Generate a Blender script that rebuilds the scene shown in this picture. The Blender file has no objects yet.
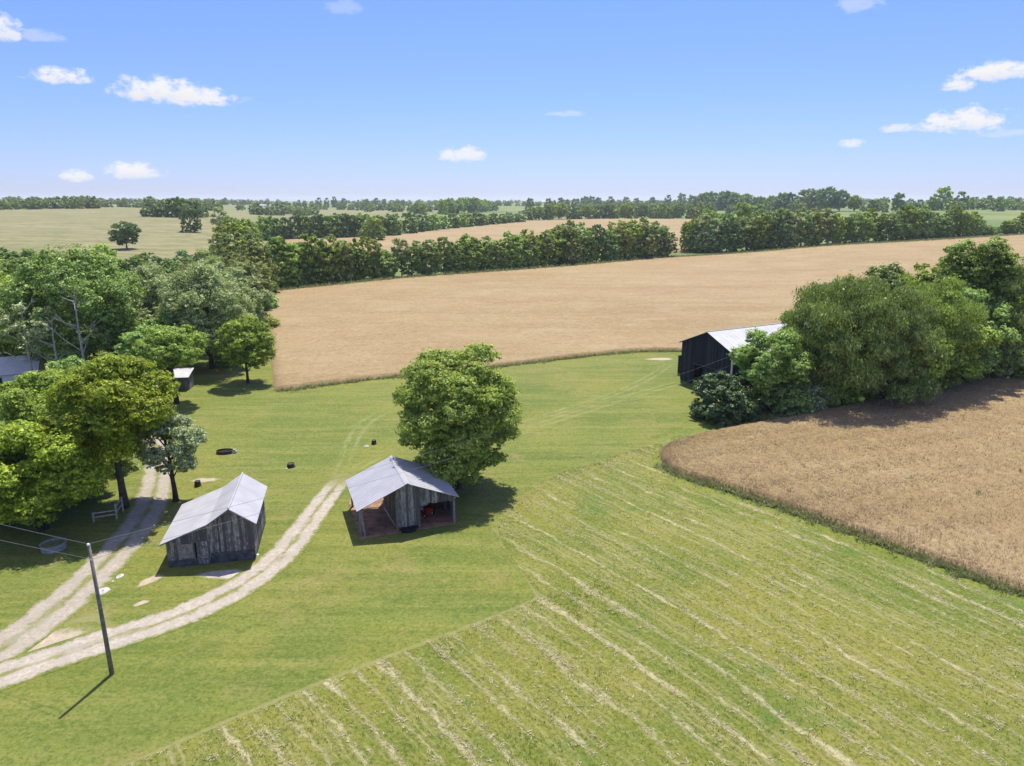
import bpy, math, random
import numpy as np
from mathutils import Vector, Matrix

# ------------------------------------------------------------------ camera, sky, sun, exposure
sc = bpy.context.scene
COL = sc.collection
CAM_H, FPX, PITCH = 30.0, 710.0, math.atan(183.0 / 710.0)
cam_data = bpy.data.cameras.new('camera')
cam = bpy.data.objects.new('camera', cam_data)
COL.objects.link(cam)
cam.location = (0, 0, CAM_H)
cam.rotation_euler = (math.pi / 2 - PITCH, 0, 0)
cam_data.sensor_width = 36.0
cam_data.lens = 36.0 * FPX / 1024.0
cam_data.clip_start = 0.5
cam_data.clip_end = 40000
sc.camera = cam

SUN_ELEV, SUN_AZ = math.radians(66), math.radians(10)      # azimuth from +Y towards +X
sun_data = bpy.data.lights.new('sun', 'SUN')
sun_data.energy = 4.6
sun_data.angle = math.radians(0.55)
sun_data.color = (1.0, 0.95, 0.87)
sun = bpy.data.objects.new('sun', sun_data)
COL.objects.link(sun)
sdir = Vector((math.sin(SUN_AZ) * math.cos(SUN_ELEV), math.cos(SUN_AZ) * math.cos(SUN_ELEV), math.sin(SUN_ELEV)))
sun.rotation_euler = sdir.to_track_quat('Z', 'Y').to_euler()

sc.view_settings.view_transform = 'Standard'
sc.view_settings.look = 'None'
sc.view_settings.exposure = 0.60
sc.view_settings.gamma = 1
sc.view_settings.use_curve_mapping = False
sc.cycles.max_bounces = 6
sc.cycles.diffuse_bounces = 3
sc.cycles.transmission_bounces = 4
sc.cycles.transparent_max_bounces = 6
sc.cycles.volume_bounces = 1

world = bpy.data.worlds.new('World')
sc.world = world
world.use_nodes = True
SKY_STRENGTH = 0.15


class NT:
    """Small helper round a node tree."""
    def __init__(self, tree):
        self.t = tree
        self.n, self.l = tree.nodes, tree.links

    def put(self, sock, v):
        if v is None:
            return
        if hasattr(v, 'is_linked'):
            self.l.new(v, sock)
        elif isinstance(v, (tuple, list)) and len(v) == 3 and sock.type == 'RGBA':
            sock.default_value = (v[0], v[1], v[2], 1)
        else:
            sock.default_value = v

    def node(self, kind, props=None, **ins):
        nd = self.n.new(kind)
        for k, v in (props or {}).items():
            setattr(nd, k, v)
        for k, v in ins.items():
            key = k.replace('_', ' ')
            self.put(nd.inputs[key], v)
        return nd

    def math(self, op, a, b=None, c=None, clamp=False):
        nd = self.n.new('ShaderNodeMath')
        nd.operation = op
        nd.use_clamp = clamp
        for i, v in enumerate((a, b, c)):
            if v is not None:
                self.put(nd.inputs[i], v)
        return nd.outputs[0]

    def mix(self, f, a, b, blend='MIX'):
        nd = self.n.new('ShaderNodeMix')
        nd.data_type = 'RGBA'
        nd.blend_type = blend
        self.put(nd.inputs[0], f)
        self.put(nd.inputs[6], a)
        self.put(nd.inputs[7], b)
        return nd.outputs[2]

    def noise(self, vec, scale, detail=3, rough=0.55, dist=0.0):
        nd = self.node('ShaderNodeTexNoise', Scale=scale, Detail=detail, Roughness=rough, Distortion=dist)
        if vec is not None:
            self.l.new(vec, nd.inputs['Vector'])
        return nd.outputs['Fac']

    def step(self, v, a, b):
        nd = self.n.new('ShaderNodeMapRange')
        nd.interpolation_type = 'SMOOTHSTEP'
        self.put(nd.inputs[0], v)
        self.put(nd.inputs[1], a)
        self.put(nd.inputs[2], b)
        return nd.outputs[0]

    def lin(self, v, a, b, c, d):
        nd = self.n.new('ShaderNodeMapRange')
        self.put(nd.inputs[0], v)
        for i, x in enumerate((a, b, c, d)):
            self.put(nd.inputs[i + 1], x)
        return nd.outputs[0]

    def mapping(self, vec, rot=(0, 0, 0), scale=(1, 1, 1), loc=(0, 0, 0)):
        nd = self.n.new('ShaderNodeMapping')
        self.l.new(vec, nd.inputs[0])
        nd.inputs[1].default_value = loc
        nd.inputs[2].default_value = rot
        nd.inputs[3].default_value = scale
        return nd.outputs[0]


def pix_dir(u, v):
    a, b = (u - 512) / FPX, (383 - v) / FPX
    return (a, math.cos(PITCH) + b * math.sin(PITCH), -math.sin(PITCH) + b * math.cos(PITCH))


def build_world():
    w = NT(world.node_tree)
    w.n.clear()
    sky = w.n.new('ShaderNodeTexSky')
    sky.sky_type = 'NISHITA'
    sky.sun_disc = False
    sky.sun_elevation = SUN_ELEV
    sky.sun_rotation = SUN_AZ
    sky.altitude = 250
    sky.air_density = 1.0
    sky.dust_density = 0.25
    sky.ozone_density = 3.0
    tc = w.n.new('ShaderNodeTexCoord')
    d = tc.outputs['Generated']
    sep = w.node('ShaderNodeSeparateXYZ', Vector=d)
    az = w.math('ARCTAN2', sep.outputs[0], sep.outputs[1])
    el = w.math('ARCSINE', sep.outputs[2])
    comb = w.node('ShaderNodeCombineXYZ', X=az, Y=w.math('MULTIPLY', el, 1.6))
    v2 = comb.outputs[0]
    big = w.noise(v2, 26, 5, 0.62)
    fine = w.noise(v2, 75, 5, 0.65)
    turb = w.math('ADD', w.math('MULTIPLY', w.math('SUBTRACT', big, 0.5), 2.7),
                  w.math('MULTIPLY', w.math('SUBTRACT', fine, 0.5), 2.3))
    # small fair-weather clouds: direction of the middle, half width, half height (radians), density
    clouds = [((57, 77), 0.040, 0.0125, 1.0), ((158, 92), 0.056, 0.020, 1.0), ((190, 98), 0.062, 0.017, 1.0), ((133, 172), 0.037, 0.0135, 1.0),
              ((79, 177), 0.020, 0.0115, 0.95), ((461, 156), 0.036, 0.014, 0.9), ((1000, 72), 0.040, 0.016, 1.0), ((957, 86), 0.021, 0.0115, 1.0),
              ((962, 123), 0.050, 0.018, 1.0), ((902, 129), 0.026, 0.007, 0.7), ((852, 145), 0.018, 0.008, 0.75), ((2, 30), 0.022, 0.020, 0.9),
              ((40, 37), 0.03, 0.008, 0.32), ((860, 3), 0.03, 0.016, 0.35), ((566, 114), 0.03, 0.005, 0.3), ((345, 8), 0.025, 0.012, 0.22),
              ((1012, 134), 0.03, 0.007, 0.3)]
    mask, under = None, None
    for (u, v), ha, he, dens in clouds:
        dx, dy, dz = pix_dir(u, v)
        n = math.sqrt(dx * dx + dy * dy + dz * dz)
        a0, e0 = math.atan2(dx, dy), math.asin(dz / n)
        qa = w.math('DIVIDE', w.math('SUBTRACT', az, a0), ha)
        qe = w.math('DIVIDE', w.math('SUBTRACT', el, e0), he)
        below = w.math('MULTIPLY', w.math('MINIMUM', qe, 0.0), 1.5)
        qe2 = w.math('ADD', w.math('MAXIMUM', qe, 0.0), below)
        r2 = w.math('ADD', w.math('MULTIPLY', qa, qa), w.math('MULTIPLY', qe2, qe2))
        m = w.math('MULTIPLY', w.step(w.math('ADD', w.math('SUBTRACT', 1.0, r2), turb), 0.0, 0.95), dens)
        un = w.math('MULTIPLY', m, w.step(qe, 0.25, -0.6))
        mask = m if mask is None else w.math('MAXIMUM', mask, m)
        under = un if under is None else w.math('MAXIMUM', under, un)
    # clear early-summer air: a deeper violet-blue than the model's, and a less glaring horizon
    lift = w.lin(el, 0.0, 0.32, 0.0, 1.0)
    tint = w.mix(lift, (0.355, 0.395, 0.66), (0.45, 0.515, 1.03))
    skyc = w.mix(1.0, sky.outputs[0], tint, 'MULTIPLY')
    base = w.node('ShaderNodeBackground', Color=skyc, Strength=SKY_STRENGTH)
    # unseen cumulus above the camera's view, added to make the ambient light more neutral
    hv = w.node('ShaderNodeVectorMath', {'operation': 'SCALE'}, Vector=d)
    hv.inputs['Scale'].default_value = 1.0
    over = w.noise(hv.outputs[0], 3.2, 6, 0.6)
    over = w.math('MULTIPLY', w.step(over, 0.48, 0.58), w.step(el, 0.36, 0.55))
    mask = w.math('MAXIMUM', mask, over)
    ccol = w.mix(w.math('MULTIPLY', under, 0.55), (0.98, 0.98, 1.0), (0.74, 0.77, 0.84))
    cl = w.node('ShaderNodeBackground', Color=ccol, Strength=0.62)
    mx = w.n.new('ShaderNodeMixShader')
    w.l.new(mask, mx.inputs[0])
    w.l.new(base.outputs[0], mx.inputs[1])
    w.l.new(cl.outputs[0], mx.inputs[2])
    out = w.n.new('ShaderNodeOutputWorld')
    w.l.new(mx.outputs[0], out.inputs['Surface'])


build_world()

# ------------------------------------------------------------------ terrain
def sst(a, b, x):
    t = np.clip((np.asarray(x, float) - a) / (b - a), 0, 1)
    return t * t * (3 - 2 * t)


def terrain(x, y):
    x, y = np.asarray(x, float), np.asarray(y, float)
    r = np.hypot(x, y)
    az = np.degrees(np.arctan2(x, y))
    wl = 1 - sst(-25, -17, az)
    wr = sst(13, 26, az)
    z = 6 * sst(300, 1000, r) + 9 * sst(900, 2600, r) + 9.5 * wl * sst(230, 800, r) * (1 - 0.4 * sst(1000, 2000, r)) + 6.5 * wr * sst(240, 560, r)
    z = z + 2.6 * sst(550, 1500, r) * (np.sin(x / 190 + 1) * np.sin(y / 240 + 0.5) + 0.6 * np.sin(x / 97 + y / 130))
    return z


def tz(x, y):
    return float(terrain(x, y))


def at(u, v):
    """The ground point that the photograph shows at pixel u, v."""
    dx, dy, dz = pix_dir(u, v)
    t, dt = 20.0, 1.0
    while t < 9000:
        x, y, z = dx * t, dy * t, CAM_H + dz * t
        if z <= tz(x, y):
            lo, hi = t - dt, t
            for _ in range(24):
                m = (lo + hi) / 2
                if CAM_H + dz * m <= tz(dx * m, dy * m):
                    hi = m
                else:
                    lo = m
            return (dx * hi, dy * hi)
        t += dt
        dt = max(1.0, t * 0.008)
    return (dx * 9000, dy * 9000)


def top_of(u, v, x, y):
    """Height above the ground of a thing standing at x, y whose top shows on pixel row v."""
    dx, dy, dz = pix_dir(u, v)
    return CAM_H + dz / dy * y - tz(x, y)


# ------------------------------------------------------------------ mesh helpers
def link(name, data, parent=None, mat=None):
    o = bpy.data.objects.new(name, data)
    COL.objects.link(o)
    if parent is not None:
        o.parent = parent
    if mat is not None and data is not None:
        data.materials.append(mat)
    return o


def tag(o, label=None, cat=None, group=None, kind=None):
    for k, v in (('label', label), ('category', cat), ('group', group), ('kind', kind)):
        if v:
            o[k] = v
    return o


def empty(name, loc, rz=0, label=None, cat=None, group=None):
    o = bpy.data.objects.new(name, None)
    COL.objects.link(o)
    o.empty_display_size = 0.5
    o.location = loc
    o.rotation_euler = (0, 0, rz)
    return tag(o, label, cat, group)


def np_mesh(name, V, F, smooth=False, uv=None):
    """Mesh from a vertex array and an array of equal-size faces."""
    V = np.asarray(V, np.float32)
    F = np.asarray(F, np.int32)
    me = bpy.data.meshes.new(name)
    k = F.shape[1]
    me.vertices.add(len(V))
    me.vertices.foreach_set('co', V.ravel())
    me.loops.add(F.size)
    me.loops.foreach_set('vertex_index', F.ravel())
    me.polygons.add(len(F))
    me.polygons.foreach_set('loop_start', np.arange(0, F.size, k, dtype=np.int32))
    try:
        me.polygons.foreach_set('loop_total', np.full(len(F), k, np.int32))
    except Exception:
        pass
    if uv is not None:
        lay = me.uv_layers.new(name='UVMap')
        lay.data.foreach_set('uv', np.asarray(uv, np.float32)[F.ravel()].ravel())
    me.update(calc_edges=True)
    me.polygons.foreach_set('use_smooth', np.full(len(F), smooth))
    me.validate()
    return me


def grid_mesh(name, P, uv=None, smooth=True):
    """P: (n, m, 3) grid of points."""
    n, m = P.shape[:2]
    i = np.arange(n * m).reshape(n, m)
    F = np.stack([i[:-1, :-1], i[1:, :-1], i[1:, 1:], i[:-1, 1:]], -1).reshape(-1, 4)
    return np_mesh(name, P.reshape(-1, 3), F, smooth, None if uv is None else uv.reshape(-1, 2))


def set_attr(me, name, vals):
    a = me.attributes.new(name, 'FLOAT', 'POINT')
    a.data.foreach_set('value', np.asarray(vals, np.float32).ravel())


class MB:
    """Collects boxes, slabs and tubes and links them as one mesh object."""
    def __init__(self):
        self.v, self.f = [], []

    def hexa(self, pts):
        b = len(self.v)
        self.v += [tuple(p) for p in pts]
        for q in ((3, 2, 1, 0), (4, 5, 6, 7), (0, 1, 5, 4), (1, 2, 6, 5), (2, 3, 7, 6), (3, 0, 4, 7)):
            self.f.append(tuple(b + k for k in q))
        return self

    def box(self, x0, x1, y0, y1, z0, z1):
        return self.hexa([(x0, y0, z0), (x1, y0, z0), (x1, y1, z0), (x0, y1, z0), (x0, y0, z1), (x1, y0, z1), (x1, y1, z1), (x0, y1, z1)])

    def slab(self, a, b, c, d, th):
        """Quad a b c d thickened downwards along its normal."""
        a, b, c, d = (Vector(p) for p in (a, b, c, d))
        n = (b - a).cross(d - a).normalized()
        if n.z < 0:
            n = -n
        lo = [p - n * th for p in (a, b, c, d)]
        return self.hexa(lo + [a, b, c, d])

    def bar(self, p, q, w, h=None):
        """Square bar from p to q."""
        h = h or w
        p, q = Vector(p), Vector(q)
        ax = (q - p).normalized()
        s = ax.cross(Vector((0, 0, 1)))
        if s.length < 1e-3:
            s = Vector((1, 0, 0))
        s.normalize()
        u = s.cross(ax).normalized()
        c = [(-1, -1), (1, -1), (1, 1), (-1, 1)]
        return self.hexa([p + s * (i * w / 2) + u * (j * h / 2) for i, j in c] + [q + s * (i * w / 2) + u * (j * h / 2) for i, j in c])

    def tube(self, pts, rad, n=8, cap=True):
        pts = [Vector(p) for p in pts]
        rad = rad if isinstance(rad, (list, tuple)) else [rad] * len(pts)
        b = len(self.v)
        ref = Vector((0.13, 0.91, 0.4))
        for i, p in enumerate(pts):
            t = (pts[min(i + 1, len(pts) - 1)] - pts[max(i - 1, 0)]).normalized()
            s = t.cross(ref)
            if s.length < 0.1:
                s = t.cross(Vector((1, 0, 0)))
            s.normalize()
            w = t.cross(s)
            for k in range(n):
                a = 2 * math.pi * k / n
                self.v.append(tuple(p + (s * math.cos(a) + w * math.sin(a)) * rad[i]))
        for i in range(len(pts) - 1):
            for k in range(n):
                k2 = (k + 1) % n
                self.f.append((b + i * n + k, b + i * n + k2, b + (i + 1) * n + k2, b + (i + 1) * n + k))
        if cap:
            self.f.append(tuple(b + k for k in reversed(range(n))))
            self.f.append(tuple(b + (len(pts) - 1) * n + k for k in range(n)))
        return self

    def lathe(self, prof, n=20, c=(0, 0, 0), sx=1, sy=1):
        b = len(self.v)
        for r, z in prof:
            for k in range(n):
                a = 2 * math.pi * k / n
                self.v.append((c[0] + r * math.cos(a) * sx, c[1] + r * math.sin(a) * sy, c[2] + z))
        for i in range(len(prof) - 1):
            for k in range(n):
                k2 = (k + 1) % n
                self.f.append((b + i * n + k, b + i * n + k2, b + (i + 1) * n + k2, b + (i + 1) * n + k))
        return self

    def mesh(self, name):
        me = bpy.data.meshes.new(name)
        me.from_pydata(self.v, [], self.f)
        me.update()
        return me

    def build(self, name, mat, parent=None, loc=None, smooth=False):
        me = self.mesh(name)
        o = link(name, me, parent, mat)
        if loc is not None:
            o.location = loc
        if smooth:
            me.polygons.foreach_set('use_smooth', [True] * len(me.polygons))
        return o


# ------------------------------------------------------------------ materials
def new_mat(name):
    m = bpy.data.materials.new(name)
    m.use_nodes = True
    t = NT(m.node_tree)
    bsdf = t.n['Principled BSDF']
    bsdf.inputs['Specular IOR Level'].default_value = 0.2
    bsdf.inputs['Roughness'].default_value = 0.9
    return m, t, bsdf


def bump(t, bsdf, h, strength=0.5, dist=0.1):
    b = t.node('ShaderNodeBump', Strength=strength, Distance=dist, Height=h)
    t.l.new(b.outputs[0], bsdf.inputs['Normal'])


def lawn_color(t):
    """Mown grass: fresh, yellowish and worn patches, mower passes, grain. Returns colour and height."""
    pos = t.node('ShaderNodeNewGeometry').outputs['Position']
    big = t.noise(pos, 0.05, 5, 0.6, 0.6)
    big2 = t.noise(t.mapping(pos, (0, 0, 0), (1, 1, 1), (40, 17, 3)), 0.11, 5, 0.65, 0.4)
    mid = t.noise(pos, 0.30, 5, 0.7)
    streak = t.noise(t.mapping(pos, (0, 0, math.radians(-30)), (0.07, 0.85, 1)), 1.0, 5, 0.72, 0.6)
    passes = t.noise(t.mapping(pos, (0, 0, math.radians(-30)), (0.02, 0.42, 1)), 1.0, 3, 0.55, 0.3)
    med = t.noise(pos, 1.3, 5, 0.8)
    fine = t.noise(pos, 3.6, 5, 0.85)
    c = t.mix(t.step(big, 0.38, 0.64), (0.102, 0.145, 0.019), (0.174, 0.184, 0.029))
    c = t.mix(t.math('MULTIPLY', t.step(passes, 0.44, 0.60), 0.40), c, (0.180, 0.209, 0.039))
    c = t.mix(t.math('MULTIPLY', t.step(streak, 0.48, 0.66), 0.50), c, (0.245, 0.224, 0.060))
    c = t.mix(t.math('MULTIPLY', t.step(streak, 0.50, 0.32), 0.50), c, (0.076, 0.114, 0.016))
    c = t.mix(t.math('MULTIPLY', t.math('MULTIPLY', t.step(big2, 0.52, 0.70), t.step(mid, 0.40, 0.62)), 0.65), c, (0.256, 0.199, 0.082))
    c = t.mix(t.math('MULTIPLY', t.step(mid, 0.46, 0.32), 0.45), c, (0.078, 0.120, 0.017))
    c = t.mix(t.math('MULTIPLY', t.step(med, 0.50, 0.64), 0.38), c, (0.229, 0.209, 0.060))
    c = t.mix(t.math('MULTIPLY', t.step(med, 0.49, 0.37), 0.45), c, (0.068, 0.098, 0.016))
    c = t.mix(t.math('MULTIPLY', t.step(fine, 0.51, 0.63), 0.42), c, (0.273, 0.245, 0.080))
    c = t.mix(t.math('MULTIPLY', t.step(fine, 0.49, 0.38), 0.60), c, (0.050, 0.071, 0.013))
    return c, fine, pos


def make_ground_mat():
    m, t, b = new_mat('ground_grass')
    c, fine, pos = lawn_color(t)
    far = t.node('ShaderNodeAttribute', {'attribute_name': 'far'}).outputs['Fac']
    tan = t.node('ShaderNodeAttribute', {'attribute_name': 'tan'}).outputs['Fac']
    n1 = t.noise(pos, 0.006, 4, 0.55)
    n2 = t.noise(t.mapping(pos, (0, 0, 0.25), (0.02, 0.16, 1)), 1.0, 4, 0.65)
    n3 = t.noise(pos, 0.12, 5, 0.7)
    green = t.mix(t.step(n1, 0.35, 0.65), (0.105, 0.155, 0.036), (0.175, 0.200, 0.062))
    dry = t.mix(t.step(n2, 0.38, 0.6), (0.165, 0.165, 0.060), (0.265, 0.225, 0.110))
    dry = t.mix(t.math('MULTIPLY', t.step(n3, 0.4, 0.7), 0.7), dry, (0.120, 0.140, 0.042))
    pc = t.mix(tan, green, dry)
    c = t.mix(far, c, pc)
    t.l.new(c, b.inputs['Base Color'])
    bump(t, b, fine, 0.7, 0.12)
    return m


def make_meadow_mat():
    m, t, b = new_mat('cut_meadow')
    pos = t.node('ShaderNodeNewGeometry').outputs['Position']
    w = t.node('ShaderNodeAttribute', {'attribute_name': 'across'}).outputs['Fac']
    al = t.node('ShaderNodeAttribute', {'attribute_name': 'along'}).outputs['Fac']
    cv = t.node('ShaderNodeCombineXYZ', X=t.math('MULTIPLY', w, 0.55), Y=t.math('MULTIPLY', al, 0.11)).outputs[0]
    big = t.noise(pos, 0.07, 4, 0.6, 0.5)
    mid = t.noise(pos, 0.5, 4, 0.65)
    streak = t.noise(cv, 1.0, 5, 0.7, 0.4)
    cv2 = t.node('ShaderNodeCombineXYZ', X=t.math('MULTIPLY', w, 3.2), Y=t.math('MULTIPLY', al, 0.5)).outputs[0]
    streak2 = t.noise(cv2, 1.0, 4, 0.7, 0.3)
    fine = t.noise(pos, 4.2, 5, 0.8)
    c = t.mix(t.step(big, 0.36, 0.64), (0.125, 0.161, 0.018), (0.210, 0.204, 0.032))
    c = t.mix(t.math('MULTIPLY', t.step(streak, 0.45, 0.7), 0.7), c, (0.225, 0.210, 0.056))
    c = t.mix(t.math('MULTIPLY', t.step(mid, 0.55, 0.75), 0.6), c, (0.083, 0.143, 0.022))
    c = t.mix(t.math('MULTIPLY', t.step(streak2, 0.5, 0.75), 0.55), c, (0.293, 0.279, 0.108))
    c = t.mix(t.math('MULTIPLY', t.step(fine, 0.49, 0.36), 0.75), c, (0.048, 0.070, 0.012))
    c = t.mix(t.math('MULTIPLY', t.step(fine, 0.51, 0.64), 0.5), c, (0.293, 0.283, 0.104))
    # windrows of dry cut hay
    jit = t.noise(t.node('ShaderNodeCombineXYZ', X=t.math('MULTIPLY', w, 0.35), Y=t.math('MULTIPLY', al, 0.22)).outputs[0], 1.0, 3, 0.6)
    ww = t.math('ADD', w, t.math('MULTIPLY', t.math('SUBTRACT', jit, 0.5), 1.6))
    uneven = t.noise(t.node('ShaderNodeCombineXYZ', X=t.math('MULTIPLY', w, 0.23)).outputs[0], 1.0, 2, 0.5)
    ww = t.math('ADD', ww, t.math('MULTIPLY', t.math('SUBTRACT', uneven, 0.5), 2.4))
    fr = t.math('ABSOLUTE', t.math('SUBTRACT', t.math('FRACT', t.math('DIVIDE', ww, 1.9)), 0.5))
    wn = t.n.new('ShaderNodeTexWhiteNoise')
    wn.noise_dimensions = '1D'
    t.l.new(t.math('FLOOR', t.math('DIVIDE', ww, 1.9)), wn.inputs['W'])
    each = wn.outputs['Value']
    vg = t.node('ShaderNodeAttribute', {'attribute_name': 'verge'}).outputs['Fac']
    vg = t.step(t.math('ADD', vg, t.math('MULTIPLY', t.math('SUBTRACT', mid, 0.5), 1.2)), 0.35, 0.75)
    rid = t.node('ShaderNodeCombineXYZ', X=t.math('MULTIPLY', t.math('FLOOR', t.math('DIVIDE', ww, 1.9)), 7.31), Y=t.math('MULTIPLY', al, 0.16)).outputs[0]
    amp = t.noise(rid, 1.0, 4, 0.65)
    grit = t.noise(t.node('ShaderNodeCombineXYZ', X=t.math('MULTIPLY', w, 5.0), Y=t.math('MULTIPLY', al, 1.6)).outputs[0], 1.0, 5, 0.8)
    edge = t.math('ADD', fr, t.math('MULTIPLY', t.math('SUBTRACT', grit, 0.5), 0.75))
    amp = t.math('ADD', amp, t.math('MULTIPLY', t.math('SUBTRACT', each, 0.5), 0.18))
    wid = t.lin(amp, 0.3, 0.75, -0.05, 0.17)
    row = t.step(t.math('SUBTRACT', edge, wid), 0.10, -0.10)
    row = t.math('MULTIPLY', row, t.lin(amp, 0.34, 0.62, 0.10, 0.95), clamp=True)
    row = t.math('MULTIPLY', row, t.math('SUBTRACT', 1.0, vg))
    # fainter lines of the rake between the rows
    fr2 = t.math('ABSOLUTE', t.math('SUBTRACT', t.math('FRACT', t.math('DIVIDE', ww, 0.63)), 0.5))
    faint = t.math('MULTIPLY', t.step(t.math('ADD', fr2, t.math('MULTIPLY', t.math('SUBTRACT', grit, 0.5), 1.1)), 0.22, 0.0), t.step(streak, 0.42, 0.62))
    c = t.mix(t.math('MULTIPLY', faint, 0.55), c, (0.331, 0.308, 0.135))
    lush = t.math('MULTIPLY', t.step(t.noise(pos, 0.085, 4, 0.6), 0.56, 0.68), t.step(mid, 0.36, 0.6))
    c = t.mix(t.math('MULTIPLY', lush, 0.7), c, (0.083, 0.161, 0.027))
    c = t.mix(t.math('MULTIPLY', vg, 0.75), c, t.mix(t.step(mid, 0.35, 0.65), (0.112, 0.161, 0.018), (0.195, 0.220, 0.031)))
    c = t.mix(t.math('MULTIPLY', t.step(grit, 0.47, 0.34), 0.5), c, (0.059, 0.073, 0.016))
    hay = t.mix(t.step(fine, 0.38, 0.62), (0.293, 0.259, 0.113), (0.526, 0.469, 0.271))
    c = t.mix(t.math('MULTIPLY', row, 0.80), c, hay)
    t.l.new(c, b.inputs['Base Color'])
    hgt = t.math('ADD', t.math('MULTIPLY', fine, 1.0), t.math('MULTIPLY', row, 0.35))
    bump(t, b, hgt, 0.8, 0.18)
    return m


def make_track_mat(name, ruts=True, fill=0.35, half=0.32, gravel=(0.47, 0.405, 0.315), strength=1.0, bare=False):
    """A worn drive: UV x across (0..1), UV y along in metres."""
    m, t, b = new_mat(name)
    c, fine, pos = lawn_color(t)
    uv = t.node('ShaderNodeUVMap').outputs[0]
    s = t.node('ShaderNodeSeparateXYZ', Vector=uv)
    ac = t.math('ABSOLUTE', t.math('MULTIPLY', t.math('SUBTRACT', s.outputs[0], 0.5), 2.0))
    n1 = t.noise(pos, 0.55, 5, 0.7)
    n2 = t.noise(pos, 2.6, 5, 0.75)
    along = t.noise(t.node('ShaderNodeCombineXYZ', X=t.math('MULTIPLY', s.outputs[0], 3.0), Y=t.math('MULTIPLY', s.outputs[1], 0.35)).outputs[0], 1.0, 4, 0.6)
    wob = t.math('ADD', t.math('MULTIPLY', t.math('SUBTRACT', n1, 0.5), 0.8), t.math('MULTIPLY', t.math('SUBTRACT', n2, 0.5), 0.75))
    if ruts:
        d = t.math('ABSOLUTE', t.math('SUBTRACT', ac, 0.46))
        g = t.step(t.math('ADD', d, wob), half + 0.08, half - 0.14)
        mid = t.math('MULTIPLY', t.step(ac, 0.62, 0.3), t.math('ADD', t.step(along, 0.45, 0.62), fill - 0.5), clamp=True)
        g = t.math('MAXIMUM', g, t.math('MULTIPLY', mid, fill * 1.6), clamp=True)
    else:
        g = t.step(t.math('ADD', ac, wob), 0.88, 0.55)
    ends = t.node('ShaderNodeAttribute', {'attribute_name': 'ends'}).outputs['Fac']
    g = t.math('MULTIPLY', g, t.step(t.math('ADD', ends, t.math('MULTIPLY', t.math('SUBTRACT', n1, 0.5), 0.8)), 0.15, 0.75))
    if strength < 1:
        g = t.math('MULTIPLY', t.math('MULTIPLY', g, strength), t.step(along, 0.35, 0.62))
    gc = t.mix(t.step(n2, 0.3, 0.7), tuple(x * 0.72 for x in gravel), tuple(min(1, x * 1.28) for x in gravel))
    gc = t.mix(t.step(n1, 0.35, 0.7), gc, tuple(x * 0.86 for x in gravel))
    peb = t.noise(pos, 9, 3, 0.8)
    gc = t.mix(t.math('MULTIPLY', t.step(peb, 0.5, 0.75), 0.5), gc, tuple(min(1, x * 1.5) for x in gravel))
    if not bare:
        verge = t.math('MULTIPLY', t.step(ac, 1.0, 0.55), 0.45)
        c = t.mix(verge, c, (0.225, 0.205, 0.085))
    # back to plain lawn at the very edge
    t.l.new(t.mix(g, c, gc), b.inputs['Base Color'])
    bump(t, b, t.math('ADD', fine, t.math('MULTIPLY', peb, 0.6)), 0.6, 0.08)
    return m


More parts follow.
